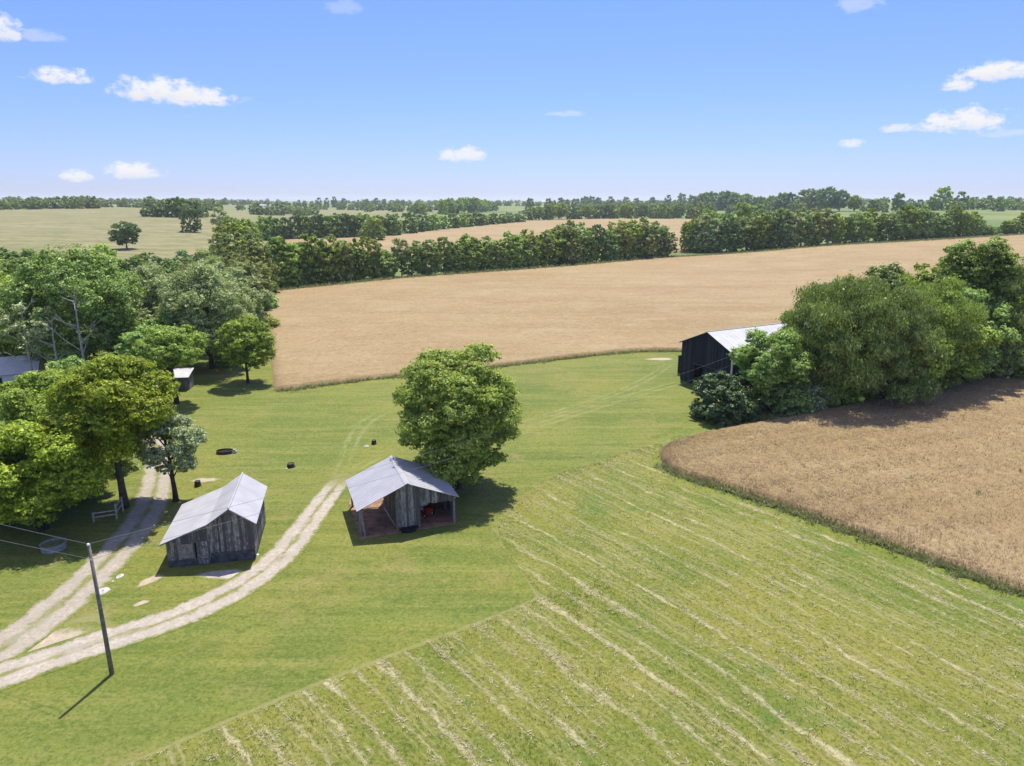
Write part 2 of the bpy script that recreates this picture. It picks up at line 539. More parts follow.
def make_wheat_mat():
    m, t, b = new_mat('ripe_wheat')
    pos = t.node('ShaderNodeNewGeometry').outputs['Position']
    big = t.noise(pos, 0.02, 4, 0.6)
    band = t.noise(t.mapping(pos, (0, 0, -0.35), (0.012, 0.085, 1)), 1.0, 4, 0.65, 0.6)
    mid = t.noise(pos, 0.35, 5, 0.7)
    fine = t.noise(pos, 2.4, 5, 0.8)
    c = t.mix(t.step(big, 0.35, 0.65), (0.291, 0.207, 0.098), (0.324, 0.243, 0.123))
    c = t.mix(t.math('MULTIPLY', t.step(band, 0.42, 0.66), 0.75), c, (0.255, 0.181, 0.079))
    c = t.mix(t.math('MULTIPLY', t.step(mid, 0.5, 0.75), 0.45), c, (0.365, 0.289, 0.154))
    c = t.mix(t.math('MULTIPLY', t.step(fine, 0.47, 0.3), 0.75), c, (0.157, 0.113, 0.046))
    c = t.mix(t.math('MULTIPLY', t.step(fine, 0.55, 0.75), 0.6), c, (0.437, 0.361, 0.203))
    weeds = t.math('MULTIPLY', t.step(t.noise(pos, 0.055, 5, 0.7), 0.62, 0.75), t.step(mid, 0.42, 0.62))
    c = t.mix(t.math('MULTIPLY', weeds, 0.55), c, (0.125, 0.149, 0.033))
    # coarse grain that still reads from far off
    gr = t.noise(pos, 0.9, 5, 0.85)
    c = t.mix(t.math('MULTIPLY', t.step(gr, 0.5, 0.34), 0.6), c, (0.186, 0.127, 0.052))
    c = t.mix(t.math('MULTIPLY', t.step(gr, 0.54, 0.68), 0.45), c, (0.462, 0.376, 0.215))
    rp = t.mapping(pos, (0, 0, -0.42), (1, 1, 1))
    sx = t.node('ShaderNodeSeparateXYZ', Vector=rp)
    yy = t.math('ADD', sx.outputs[1], t.math('MULTIPLY', t.math('SUBTRACT', t.noise(pos, 0.02, 2, 0.5), 0.5), 16.0))
    f1 = t.math('ABSOLUTE', t.math('SUBTRACT', t.math('FRACT', t.math('DIVIDE', yy, 18.0)), 0.5))
    tram = t.step(t.math('ABSOLUTE', t.math('SUBTRACT', f1, 0.055)), 0.022, 0.006)
    tram = t.math('MULTIPLY', tram, t.step(t.noise(t.mapping(pos, (0, 0, -0.42), (0.03, 0.2, 1)), 1.0, 3, 0.6), 0.42, 0.6))
    c = t.mix(t.math('MULTIPLY', tram, 0.38), c, (0.185, 0.129, 0.063))
    pt = t.noise(pos, 0.075, 5, 0.65, 0.5)
    c = t.mix(t.math('MULTIPLY', t.step(pt, 0.52, 0.68), 0.35), c, (0.246, 0.167, 0.079))
    c = t.mix(t.math('MULTIPLY', t.step(pt, 0.47, 0.33), 0.30), c, (0.372, 0.292, 0.169))
    t.l.new(c, b.inputs['Base Color'])
    bump(t, b, fine, 0.8, 0.25)
    return m


def leaf_mat(name, lo, hi, dark, trans=0.34, rough=0.5, hue=0.035, val=(0.78, 1.30)):
    m, t, b = new_mat(name)
    geo = t.node('ShaderNodeNewGeometry')
    rnd = geo.outputs['Random Per Island']
    orn = t.node('ShaderNodeObjectInfo').outputs['Random']
    c = t.mix(t.step(rnd, 0.25, 0.95), lo, hi)
    c = t.mix(t.step(rnd, 0.30, 0.0), c, dark)
    hs = t.node('ShaderNodeHueSaturation', Color=c, Hue=t.lin(orn, 0, 1, 0.503 - hue, 0.503), Saturation=t.lin(orn, 0, 1, 1.08, 0.88),
                Value=t.lin(t.math('FRACT', t.math('MULTIPLY', orn, 7.7)), 0, 1, val[0], val[1]))
    col = hs.outputs[0]
    t.l.new(col, b.inputs['Base Color'])
    b.inputs['Roughness'].default_value = rough
    b.inputs['Specular IOR Level'].default_value = 0.35
    tr = t.node('ShaderNodeBsdfTranslucent', Color=t.mix(0.5, col, (0.30, 0.36, 0.04)))
    mx = t.n.new('ShaderNodeMixShader')
    mx.inputs[0].default_value = trans
    t.l.new(b.outputs[0], mx.inputs[1])
    t.l.new(tr.outputs[0], mx.inputs[2])
    t.l.new(mx.outputs[0], t.n['Material Output'].inputs['Surface'])
    return m


def island_mat(name, stops, rough=0.9, trans=0.0):
    """Colour picked per loose piece among stops."""
    m, t, b = new_mat(name)
    rnd = t.node('ShaderNodeNewGeometry').outputs['Random Per Island']
    cr = t.n.new('ShaderNodeValToRGB')
    while len(cr.color_ramp.elements) < len(stops):
        cr.color_ramp.elements.new(0.5)
    for i, c in enumerate(stops):
        cr.color_ramp.elements[i].position = i / (len(stops) - 1)
        cr.color_ramp.elements[i].color = (*c, 1)
    t.l.new(rnd, cr.inputs[0])
    t.l.new(cr.outputs[0], b.inputs['Base Color'])
    b.inputs['Roughness'].default_value = rough
    if trans:
        tr = t.node('ShaderNodeBsdfTranslucent', Color=cr.outputs[0])
        mx = t.n.new('ShaderNodeMixShader')
        mx.inputs[0].default_value = trans
        t.l.new(b.outputs[0], mx.inputs[1])
        t.l.new(tr.outputs[0], mx.inputs[2])
        t.l.new(mx.outputs[0], t.n['Material Output'].inputs['Surface'])
    return m


def board_mat(name, dark, mid, light, streak=1.0):
    """Weathered vertical boards: each board its own tone, with grain and pale worn streaks."""
    m, t, b = new_mat(name)
    rnd = t.node('ShaderNodeNewGeometry').outputs['Random Per Island']
    oc = t.n.new('ShaderNodeTexCoord').outputs['Object']
    g1 = t.noise(t.mapping(oc, (0, 0, 0), (9, 9, 0.7)), 1.0, 5, 0.7)
    g2 = t.noise(t.mapping(oc, (0, 0, 0), (5, 5, 2.2), (3, 1, 7)), 1.0, 5, 0.75, 0.8)
    c = t.mix(t.math('MULTIPLY', rnd, 0.75), dark, mid)
    worn = t.math('MULTIPLY', t.step(t.math('ADD', g2, t.math('MULTIPLY', t.math('SUBTRACT', rnd, 0.5), 0.24)), 0.49, 0.66), 0.85 * streak)
    c = t.mix(worn, c, light)
    c = t.mix(t.math('MULTIPLY', t.step(g1, 0.55, 0.35), 0.6), c, tuple(x * 0.5 for x in dark))
    t.l.new(c, b.inputs['Base Color'])
    bump(t, b, g1, 0.5, 0.02)
    return m


def metal_roof_mat(name, col, dirt, rough=0.45):
    m, t, b = new_mat(name)
    oc = t.n.new('ShaderNodeTexCoord').outputs['Object']
    n1 = t.noise(oc, 0.7, 5, 0.65)
    n2 = t.noise(t.mapping(oc, (0, 0, 0), (0.5, 5, 0.5)), 1.0, 5, 0.7)
    n3 = t.noise(oc, 6, 4, 0.7)
    c = t.mix(t.step(n1, 0.35, 0.7), tuple(x * 0.86 for x in col), col)
    c = t.mix(t.math('MULTIPLY', t.step(n2, 0.52, 0.75), 0.6), c, dirt)
    c = t.mix(t.math('MULTIPLY', t.step(n3, 0.66, 0.76), 0.5), c, tuple(x * 0.55 for x in col))
    t.l.new(c, b.inputs['Base Color'])
    b.inputs['Roughness'].default_value = rough
    b.inputs['Metallic'].default_value = 0.0
    b.inputs['Specular IOR Level'].default_value = 0.25
    bump(t, b, n1, 0.3, 0.05)
    return m


def plain_mat(name, col, rough=0.7, var=0.25, scale=3.0, metal=0.0):
    m, t, b = new_mat(name)
    oc = t.n.new('ShaderNodeTexCoord').outputs['Object']
    n = t.noise(oc, scale, 5, 0.65)
    c = t.mix(t.step(n, 0.3, 0.7), tuple(x * (1 - var) for x in col), tuple(min(1, x * (1 + var)) for x in col))
    t.l.new(c, b.inputs['Base Color'])
    b.inputs['Roughness'].default_value = rough
    b.inputs['Metallic'].default_value = metal
    bump(t, b, n, 0.2, 0.03)
    return m


M = {}
M['ground'] = make_ground_mat()
M['meadow'] = make_meadow_mat()
M['wheat'] = make_wheat_mat()
M['drive'] = make_track_mat('gravel_drive_mat', True, 0.40, 0.36, (0.335, 0.295, 0.225))
M['drive_pale'] = make_track_mat('pale_drive_mat', True, 0.50, 0.38, (0.375, 0.33, 0.26))
M['patch'] = make_track_mat('dirt_patch_mat', False, gravel=(0.40, 0.33, 0.235))
M['pad'] = make_track_mat('gravel_pad_mat', False, gravel=(0.42, 0.375, 0.30))
M['worn'] = make_track_mat('worn_grass_mat', False, gravel=(0.25, 0.225, 0.10), strength=0.45)
M['tyre'] = make_track_mat('tyre_track_mat', True, 0.1, 0.2, (0.29, 0.29, 0.13), strength=0.38, bare=True)
M['dirt_floor'] = plain_mat('earth_floor', (0.27, 0.16, 0.095), 0.95, 0.35, 1.2)
M['bark'] = plain_mat('bark', (0.095, 0.078, 0.06), 0.95, 0.4, 2.5)
M['bark_dark'] = plain_mat('dark_bark', (0.055, 0.045, 0.036), 0.95, 0.4, 2.5)
M['bark_grey'] = plain_mat('dead_grey_wood', (0.36, 0.34, 0.31), 0.9, 0.3, 2.5)
M['leaf_bright'] = leaf_mat('bright_leaves', (0.164, 0.305, 0.030), (0.454, 0.640, 0.065), (0.066, 0.138, 0.018), 0.42)
M['leaf_mid'] = leaf_mat('mid_green_leaves', (0.181, 0.338, 0.050), (0.487, 0.716, 0.121), (0.080, 0.151, 0.024), 0.36)
M['leaf_dark'] = leaf_mat('dark_leaves', (0.092, 0.201, 0.038), (0.259, 0.447, 0.093), (0.041, 0.095, 0.019), 0.28)
M['leaf_silver'] = leaf_mat('silver_green_leaves', (0.235, 0.330, 0.095), (0.600, 0.650, 0.330), (0.095, 0.150, 0.034), 0.34, hue=0.008, val=(1.0, 1.2))
M['leaf_yellow'] = leaf_mat('yellow_green_leaves', (0.223, 0.303, 0.056), (0.520, 0.605, 0.150), (0.096, 0.145, 0.025), 0.38)
M['leaf_willow'] = leaf_mat('willow_leaves', (0.155, 0.245, 0.048), (0.360, 0.455, 0.115), (0.062, 0.105, 0.021), 0.32, hue=0.012, val=(0.95, 1.15))
M['leaf_glossy'] = leaf_mat('glossy_dark_leaves', (0.052, 0.108, 0.028), (0.125, 0.210, 0.064), (0.022, 0.050, 0.012), 0.22, rough=0.4, hue=0.0, val=(1.0, 1.0))
M['leaf_lone'] = leaf_mat('fresh_yellow_green_leaves', (0.245, 0.345, 0.032), (0.520, 0.600, 0.072), (0.085, 0.140, 0.016), 0.46, hue=0.0, val=(1.18, 1.18))
M['leaf_far'] = leaf_mat('distant_leaves', (0.122, 0.228, 0.056), (0.328, 0.491, 0.116), (0.057, 0.116, 0.029), 0.28)
M['hay'] = island_mat('dry_hay', [(0.22, 0.19, 0.08), (0.42, 0.37, 0.22), (0.32, 0.28, 0.15), (0.54, 0.48, 0.33)])
M['tuft'] = island_mat('meadow_tufts', [(0.080, 0.152, 0.020), (0.174, 0.275, 0.036), (0.123, 0.239, 0.032), (0.290, 0.319, 0.072)], 0.8, 0.3)
M['weed'] = island_mat('tall_weeds_mat', [(0.15, 0.22, 0.04), (0.33, 0.30, 0.15), (0.20, 0.27, 0.06), (0.42, 0.39, 0.25), (0.26, 0.31, 0.09), (0.24, 0.25, 0.09)], 0.8, 0.5)
M['stalk'] = island_mat('wheat_ears', [(0.357, 0.254, 0.129), (0.509, 0.387, 0.223), (0.433, 0.318, 0.172), (0.649, 0.532, 0.333), (0.541, 0.428, 0.255)], 0.9, 0.2)
M['old_boards'] = board_mat('old_grey_boards', (0.084, 0.082, 0.077), (0.175, 0.166, 0.147), (0.392, 0.367, 0.319))
M['open_boards'] = board_mat('open_shed_boards', (0.095, 0.090, 0.082), (0.224, 0.209, 0.184), (0.403, 0.380, 0.326), 0.8)
M['black_boards'] = board_mat('black_boards', (0.014, 0.017, 0.025), (0.024, 0.029, 0.040), (0.060, 0.066, 0.078), 0.55)
M['stone'] = plain_mat('dark_footing', (0.075, 0.074, 0.076), 0.9, 0.4, 2.0)
M['roof_pale'] = metal_roof_mat('pale_metal_roof', (0.42, 0.415, 0.415), (0.33, 0.315, 0.30))
M['roof_grey'] = metal_roof_mat('ribbed_grey_roof', (0.38, 0.38, 0.39), (0.31, 0.305, 0.30))
M['roof_white'] = metal_roof_mat('white_metal_roof', (0.53, 0.525, 0.51), (0.43, 0.415, 0.39))
M['beam'] = plain_mat('grey_timber', (0.23, 0.21, 0.185), 0.9, 0.35, 4)
M['pole'] = plain_mat('pole_timber', (0.185, 0.165, 0.140), 0.9, 0.3, 3)
M['pale_wood'] = plain_mat('pale_timber', (0.40, 0.37, 0.32), 0.9, 0.3, 4)
M['wire'] = plain_mat('wire_metal', (0.20, 0.205, 0.21), 0.5, 0.1, 3, 0.3)
M['white'] = plain_mat('white_paint', (0.78, 0.78, 0.76), 0.6, 0.06, 2)
M['siding'] = plain_mat('white_siding', (0.66, 0.67, 0.68), 0.7, 0.08, 2)
M['galv'] = plain_mat('galvanised_steel', (0.33, 0.34, 0.35), 0.45, 0.2, 4, 0.4)
M['water'] = plain_mat('mossy_fill', (0.16, 0.17, 0.06), 0.8, 0.4, 3)
M['black'] = plain_mat('black_rubber', (0.018, 0.018, 0.02), 0.7, 0.3, 5)
M['rust'] = plain_mat('rusty_dark_metal', (0.075, 0.058, 0.048), 0.85, 0.4, 5)
M['rock'] = plain_mat('pale_limestone', (0.40, 0.385, 0.35), 0.9, 0.25, 3)
M['red'] = plain_mat('red_paint', (0.42, 0.025, 0.02), 0.4, 0.1, 3)
M['glass'] = plain_mat('dark_window_glass', (0.02, 0.025, 0.03), 0.1, 0.1, 2)
M['green_roof'] = metal_roof_mat('green_roof', (0.30, 0.42, 0.36), (0.26, 0.36, 0.31))
M['brown_roof'] = plain_mat('brown_roof', (0.17, 0.14, 0.12), 0.9, 0.2, 2)

# ------------------------------------------------------------------ ground sheet to the horizon
def build_ground():
    rr = np.concatenate([[0.0], np.linspace(8, 200, 14), np.geomspace(215, 12000, 105)])
    aa = np.radians(np.concatenate([np.linspace(-180, -50, 40, endpoint=False), np.linspace(-50, 50, 260, endpoint=False), np.linspace(50, 180, 41)]))
    R, A = np.meshgrid(rr, aa, indexing='ij')
    X, Y = R * np.sin(A), R * np.cos(A)
    Z = terrain(X, Y)
    P = np.stack([X, Y, Z], -1)
    me = grid_mesh('ground', P)
    az = np.degrees(A)
    far = sst(200, 300, R)
    left = 1 - sst(-21.5, -17, az)
    tan = left * sst(160, 300, R) * (1 - 0.35 * sst(900, 1600, R))
    midleft = (1 - sst(-9, -4, az)) * sst(-21, -16, az) * sst(700, 800, R) * (1 - sst(1500, 1900, R)) * 0.85
    tan = np.maximum(tan, midleft)
    tan = np.maximum(tan, 0.35 * sst(2200, 3500, R))
    set_attr(me, 'far', far)
    set_attr(me, 'tan', tan)
    o = link('ground', me, None, M['ground'])
    tag(o, kind='structure')


build_ground()


def polyline(pts, n):
    P = np.asarray(pts, float)
    # round the corners a little by Chaikin, then resample evenly
    for _ in range(2):
        Q = [P[0]]
        for a, b in zip(P[:-1], P[1:]):
            Q += [a * 0.75 + b * 0.25, a * 0.25 + b * 0.75]
        Q.append(P[-1])
        P = np.asarray(Q)
    d = np.concatenate([[0], np.cumsum(np.linalg.norm(np.diff(P, axis=0), axis=1))])
    s = np.linspace(0, d[-1], n)
    return np.stack([np.interp(s, d, P[:, k]) for k in range(2)], -1), d[-1]


def ribbon(name, pix, width, mat, z, label=None, cat=None, kind='structure', world=False, nx=7):
    pts = [p if world else at(*p) for p in pix]
    C, L = polyline(pts, max(8, int(12 + sum(math.dist(a, b) for a, b in zip(pts[:-1], pts[1:])) / 1.0)))
    T = np.gradient(C, axis=0)
    T /= np.linalg.norm(T, axis=1)[:, None]
    Nn = np.stack([T[:, 1], -T[:, 0]], -1)
    w = np.asarray(width, float) if not np.isscalar(width) else np.full(2, float(width))
    W = np.interp(np.linspace(0, 1, len(C)), np.linspace(0, 1, len(w)), w)
    ks = np.linspace(-0.5, 0.5, nx)
    P = np.zeros((len(C), nx, 3))
    uv = np.zeros((len(C), nx, 2))
    for j, k in enumerate(ks):
        P[:, j, :2] = C + Nn * (W * k)[:, None]
        P[:, j, 2] = z
        uv[:, j, 0] = k + 0.5
        uv[:, j, 1] = np.linspace(0, L, len(C))
    me = grid_mesh(name, P, uv)
    q = np.linspace(0, 1, len(C)) * L
    e = np.clip((L - q) / 7.0, 0, 1)
    if mat == 'tyre':
        e = np.minimum(e, np.clip(q / 5.0, 0, 1))
    set_attr(me, 'ends', np.repeat(e[:, None], nx, 1))
    return tag(link(name, me, None, M[mat]), label, cat, kind=kind)


def patch(name, c, rx, ry, rot, mat, z, n=28):
    """Irregular worn patch: rings with UV x running from the middle to the edge."""
    rng = np.random.default_rng(int(abs(c[0] * 13 + c[1] * 7)) + 3)
    a = np.linspace(0, 2 * math.pi, n + 1)
    wob = 1 + 0.14 * np.sin(a * 2 + rng.uniform(0, 6)) + 0.10 * np.sin(a * 3 + rng.uniform(0, 6)) + 0.06 * np.sin(a * 5 + rng.uniform(0, 6))
    wob[-1] = wob[0]
    k = np.linspace(0.001, 1, 8)
    P = np.zeros((8, n + 1, 3))
    uv = np.zeros((8, n + 1, 2))
    for i, q in enumerate(k):
        lx, ly = rx * q * wob * np.cos(a), ry * q * wob * np.sin(a)
        P[i, :, 0] = c[0] + lx * math.cos(rot) - ly * math.sin(rot)
        P[i, :, 1] = c[1] + lx * math.sin(rot) + ly * math.cos(rot)
        P[i, :, 2] = z
        uv[i, :, 0] = 0.5 + 0.5 * q
        uv[i, :, 1] = a * rx
    P = P[:, ::-1]
    uv = uv[:, ::-1]
    me = grid_mesh(name, P, uv)
    set_attr(me, 'ends', np.ones(P.shape[:2]))
    return tag(link(name, me, None, M[mat]), kind='structure')


# gravel drives and wear
ribbon('gravel_drive', [(-110, 728), (-60, 690), (0, 650), (65, 602), (108, 561), (141, 523), (156, 492), (160, 458), (152, 436), (148, 418), (140, 400)],
       [4.2, 4.2, 3.9, 3.6, 3.4, 3.1, 3.0], 'drive', 0.012)
ribbon('gravel_drive', [(-90, 712), (-40, 692), (0, 676), (60, 655), (115, 637), (180, 617), (240, 588), (278, 560), (299, 535), (318, 508), (337, 484), (345, 474)],
       [3.8, 3.6, 3.5, 3.5, 3.4, 3.3, 3.1, 2.9, 2.6], 'drive_pale', 0.016)
patch('worn_junction', at(30, 652), 5.2, 2.4, 0.5, 'patch', 0.008)
patch('worn_junction', at(75, 628), 3.6, 1.8, 0.4, 'worn', 0.006)
patch('gravel_pad', at(224, 574), 2.5, 1.0, 0.2, 'pad', 0.007)
patch('dirt_patch', at(151, 580), 1.5, 0.55, 1.0, 'patch', 0.007)
patch('dirt_patch', at(142, 603), 0.6, 0.4, 0.6, 'patch', 0.0074)
patch('dirt_patch', at(175, 428), 3.6, 1.6, 0.2, 'patch', 0.006)
patch('dirt_patch', at(205, 480), 1.6, 0.9, 0.1, 'patch', 0.006)
patch('dirt_patch', at(660, 359), 3.6, 1.3, 0.15, 'patch', 0.006)
ribbon('tyre_track', [(338, 484), (345, 462), (352, 440), (366, 420), (400, 405)], [2.6, 3.0, 3.4], 'tyre', 0.005)
ribbon('tyre_track', [(345, 474), (375, 458), (398, 448)], [2.2, 2.0], 'tyre', 0.006)
ribbon('tyre_track', [(480, 444), (520, 431), (580, 412), (640, 393), (690, 380)], 3.0, 'tyre', 0.005)
ribbon('tyre_track', [(490, 436), (540, 417), (600, 400), (650, 378), (672, 362)], 2.6, 'tyre', 0.0065)
ribbon('tyre_track', [(590, 404), (640, 397), (700, 398)], 2.4, 'tyre', 0.008)
ribbon('mown_edge', [(118, 770), (300, 690), (480, 623), (532, 602), (540, 598), (535, 590), (520, 562), (494, 528)], 0.6, 'worn', 0.007)

# ------------------------------------------------------------------ hay meadow with windrows
def vnoise(x, y, seed=0):
    r = np.random.default_rng(seed)
    s = 0
    for k in range(7):
        f = 0.7 * 1.7 ** k / 10
        a = r.uniform(0, 6.28)
        s = s + np.sin((x * math.cos(a) + y * math.sin(a)) * f * 6.28 + r.uniform(0, 6.28)) / (1 + 0.55 * k)
    return s / 3.0


ROW_A = math.radians(-55)


def row_coords(x, y):
    """Across and along the mower's rows, which bend a little."""
    bend = 0.010 * (y - 50) * (1 - sst(0, 30, y - 55) * 1.2) * np.clip(15 - x, -25, 25) * 0.6
    across = x * math.sin(-ROW_A) + y * math.cos(ROW_A) + bend + 0.9 * np.sin(x / 9.0 + y / 14.0)
    along = x * math.cos(ROW_A) + y * math.sin(ROW_A)
    return across, along


LEFT_EDGE = [at(560, 474), at(528, 490), at(506, 509), at(494, 530), at(517, 565), at(536, 591), at(541, 598), at(540.5, 599), at(532, 603), at(480, 624), at(300, 691), at(128, 766), (-32, 25), (-44, 15)]
RIGHT_EDGE = [at(682, 436), at(664, 447), at(656, 463), at(690, 482), at(740, 497), at(840, 531), at(935, 566), at(1023, 596), (46.5, 44), (58, 30), (66, 15)]
L_, _ = polyline(LEFT_EDGE, 260)
R_, _ = polyline(RIGHT_EDGE, 260)


def build_meadow():
    k = np.linspace(0, 1, 220)
    P = np.zeros((260, 220, 3))
    for j, q in enumerate(k):
        P[:, j, :2] = L_ * (1 - q) + R_ * q
    w, al = row_coords(P[..., 0], P[..., 1])
    fr = np.abs(np.mod(w / 1.9, 1) - 0.5)
    h = 0.05 + 0.03 * vnoise(P[..., 0], P[..., 1], 4) + 0.04 * np.exp(-(fr / 0.16) ** 2)
    edge = np.minimum(np.minimum(np.arange(260), 259 - np.arange(260))[:, None], np.minimum(np.arange(220), 219 - np.arange(220))[None, :])
    P[..., 2] = 0.006 + np.maximum(h, 0.012) * np.clip(edge / 3.0, 0.1, 1)
    P = P[:, ::-1]
    me = grid_mesh('hay_meadow', P)
    w, al = row_coords(P[..., 0], P[..., 1])
    set_attr(me, 'across', w)
    set_attr(me, 'along', al)
    q = np.linspace(0, 1, 220)[::-1][None, :]
    wd = np.linalg.norm(R_ - L_, axis=1)[:, None]
    set_attr(me, 'verge', np.clip(1 - (1 - q) * wd / 3.0, 0, 1))
    tag(link('hay_meadow', me, None, M['meadow']), kind='structure')


build_meadow()


def in_meadow(n, seed):
    r = np.random.default_rng(seed)
    i = r.uniform(0, 258.9, n)
    q = r.uniform(0.004, 0.996, n)
    i0 = i.astype(int)
    f = (i - i0)[:, None]
    l = L_[i0] * (1 - f) + L_[i0 + 1] * f
    rr = R_[i0] * (1 - f) + R_[i0 + 1] * f
    p = l * (1 - q[:, None]) + rr * q[:, None]
    # even out: keep in proportion to the strip's width
    wdt = np.linalg.norm(rr - l, axis=1)
    keep = (r.uniform(0, 1, n) < wdt / wdt.max()) & (p[:, 1] > 24)
    return p[keep], r


def blades(name, XY, Z, H, Wd, seed, mat, lean=0.35, flat=False, label=None, per=3, cat=None):
    """Many small pointed blades in one mesh; flat ones lie on the ground like cut straw."""
    r = np.random.default_rng(seed)
    XY = np.repeat(XY, per, 0) + r.normal(0, 0.09, (len(XY) * per, 2))
    Z = np.repeat(Z, per)
    H = np.repeat(H, per) * r.uniform(0.6, 1.25, len(XY))
    n = len(XY)
    a = r.uniform(0, 2 * math.pi, n)
    s = np.stack([np.cos(a), np.sin(a), np.zeros(n)], -1)
    base = np.column_stack([XY, Z])
    if flat:
        b = a + math.pi / 2 + r.normal(0, 0.5, n)
        tip = base + np.stack([np.cos(b) * H, np.sin(b) * H, r.uniform(0.01, 0.16, n)], -1)
        base[:, 2] += r.uniform(0.0, 0.09, n)
    else:
        b = r.uniform(0, 2 * math.pi, n)
        ln = r.uniform(0, lean, n) * H
        tip = base + np.stack([np.cos(b) * ln, np.sin(b) * ln, H], -1)
    wd = Wd * r.uniform(0.6, 1.4, n)
    V = np.empty((n, 3, 3))
    V[:, 0] = base - s * wd[:, None] / 2
    V[:, 1] = base + s * wd[:, None] / 2
    V[:, 2] = tip
    F = np.arange(n * 3).reshape(n, 3)
    o = link(name, np_mesh(name, V.reshape(-1, 3), F), None, M[mat])
    return tag(o, label, cat, kind='stuff')


def scatter_meadow():
    p, r = in_meadow(210000, 11)
    w, al = row_coords(p[:, 0], p[:, 1])
    fr = np.abs(np.mod(w / 1.9, 1) - 0.5)
    rid = np.floor(w / 1.9)
    dens = 0.5 + 0.5 * np.sin(rid * 12.9 + al * 0.22 + 2 * np.sin(rid * 4.7)) + 0.5 * np.sin(al * 0.6 + rid * 3.1)
    patchy = np.clip(0.75 + 0.9 * vnoise(p[:, 0] * 0.8, p[:, 1] * 0.8, 61), 0.05, 1.0)
    core = np.exp(-(fr / (0.07 + 0.05 * np.clip(dens, 0, 1.5))) ** 2)
    keep = (r.uniform(0, 1, len(p)) < 0.5 * core * np.clip(dens, 0.22, 1) * patchy + 0.015) & (p[:, 1] < 92)
    ph = p[keep]
    blades('cut_hay', ph, np.full(len(ph), 0.05), np.full(len(ph), 0.24), 0.042, 12, 'hay', flat=True, label='pale dry hay lying in rows on the mown meadow', per=6, cat='hay')
    p2, r = in_meadow(60000, 13)
    nz = vnoise(p2[:, 0], p2[:, 1], 21)
    p2 = p2[nz + r.normal(0, 0.35, len(p2)) > -0.2]
    blades('meadow_grass', p2, np.full(len(p2), 0.03), np.full(len(p2), 0.15), 0.05, 14, 'tuft', lean=0.8, label='short green grass growing back between the hay rows', per=3, cat='grass')


scatter_meadow()

# ------------------------------------------------------------------ wheat
def ruled_field(name, near, far, nu, nv, height, mat, label, rough=0.12, seed=1):
    a, _ = polyline(near, nu)
    b, _ = polyline(far, nu)
    t = np.linspace(0, 1, nv) ** 1.0
    P = np.zeros((nv + 2, nu + 2, 3))
    core = np.zeros((nv, nu, 3))
    for i, q in enumerate(t):
        core[i, :, :2] = a * (1 - q) + b * q
    g = terrain(core[..., 0], core[..., 1])
    r = np.random.default_rng(seed)
    core[..., 2] = g + height + rough * vnoise(core[..., 0] * 3, core[..., 1] * 3, seed) * 0.6 + r.normal(0, rough * 0.35, (nv, nu))
    P[1:-1, 1:-1] = core
    P[0, 1:-1], P[-1, 1:-1] = core[0], core[-1]
    P[1:-1, 0], P[1:-1, -1] = core[:, 0], core[:, -1]
    P[0, 0], P[0, -1], P[-1, 0], P[-1, -1] = core[0, 0], core[0, -1], core[-1, 0], core[-1, -1]
    ow = 0.7
    def out(a_, b_):
        d_ = (a_ - b_)[..., :2]
        return a_[..., :2] + d_ / (np.linalg.norm(d_, axis=-1, keepdims=True) + 1e-9) * ow
    P[0, 1:-1, :2], P[-1, 1:-1, :2] = out(core[0], core[1]), out(core[-1], core[-2])
    P[1:-1, 0, :2], P[1:-1, -1, :2] = out(core[:, 0], core[:, 1]), out(core[:, -1], core[:, -2])
    for sl in ((0, slice(None)), (-1, slice(None)), (slice(None), 0), (slice(None), -1)):
        P[sl][..., 2] = terrain(P[sl][..., 0], P[sl][..., 1]) - 0.4
    me = grid_mesh(name, P, smooth=True)
    o = link(name, me, None, M[mat])
    tag(o, label, 'wheat', kind='stuff')
    return a, b


# the near field at the right
NEAR_A = [at(662, 459), at(676, 474), at(740, 491), at(840, 526), at(935, 561), at(1023, 592), (47, 43), (58, 29)]
NEAR_B = [at(666, 450), at(690, 441), at(745, 429), at(800, 420), at(900, 398), at(1023, 366), (126, 148), (160, 170)]
ruled_field('wheat_crop', NEAR_A, NEAR_B, 300, 260, 0.72, 'wheat', 'ripe tan wheat beside the hay meadow, in front of the willow clump', 0.16, 5)
# the big field behind the black barn
BACK_A = [at(277, 391), at(340, 383), at(400, 376), at(470, 370), at(560, 359), at(655, 349), (46, 137), (110, 168), (200, 205), (330, 250), (470, 300)]
BACK_B = [at(266, 294), at(335, 287), at(400, 280), at(470, 275), at(540, 270), at(600, 265), at(668, 258), at(760, 253), at(870, 245), at(960, 240), at(1060, 234)]
ruled_field('wheat_crop', BACK_A, BACK_B, 300, 240, 0.75, 'wheat', 'broad ripe tan wheat field behind the black barn', 0.14, 6)
# the further field over the hedgerow
THIRD_A = [at(285, 258), at(380, 258), at(480, 258), at(560, 258), at(650, 254), at(700, 252)]
THIRD_B = [at(285, 239), at(390, 236), at(450, 228), at(520, 221), at(600, 219), at(715, 219)]
ruled_field('wheat_crop', THIRD_A, THIRD_B, 120, 60, 0.75, 'wheat', 'smaller tan wheat field beyond the long hedgerow', 0.1, 7)


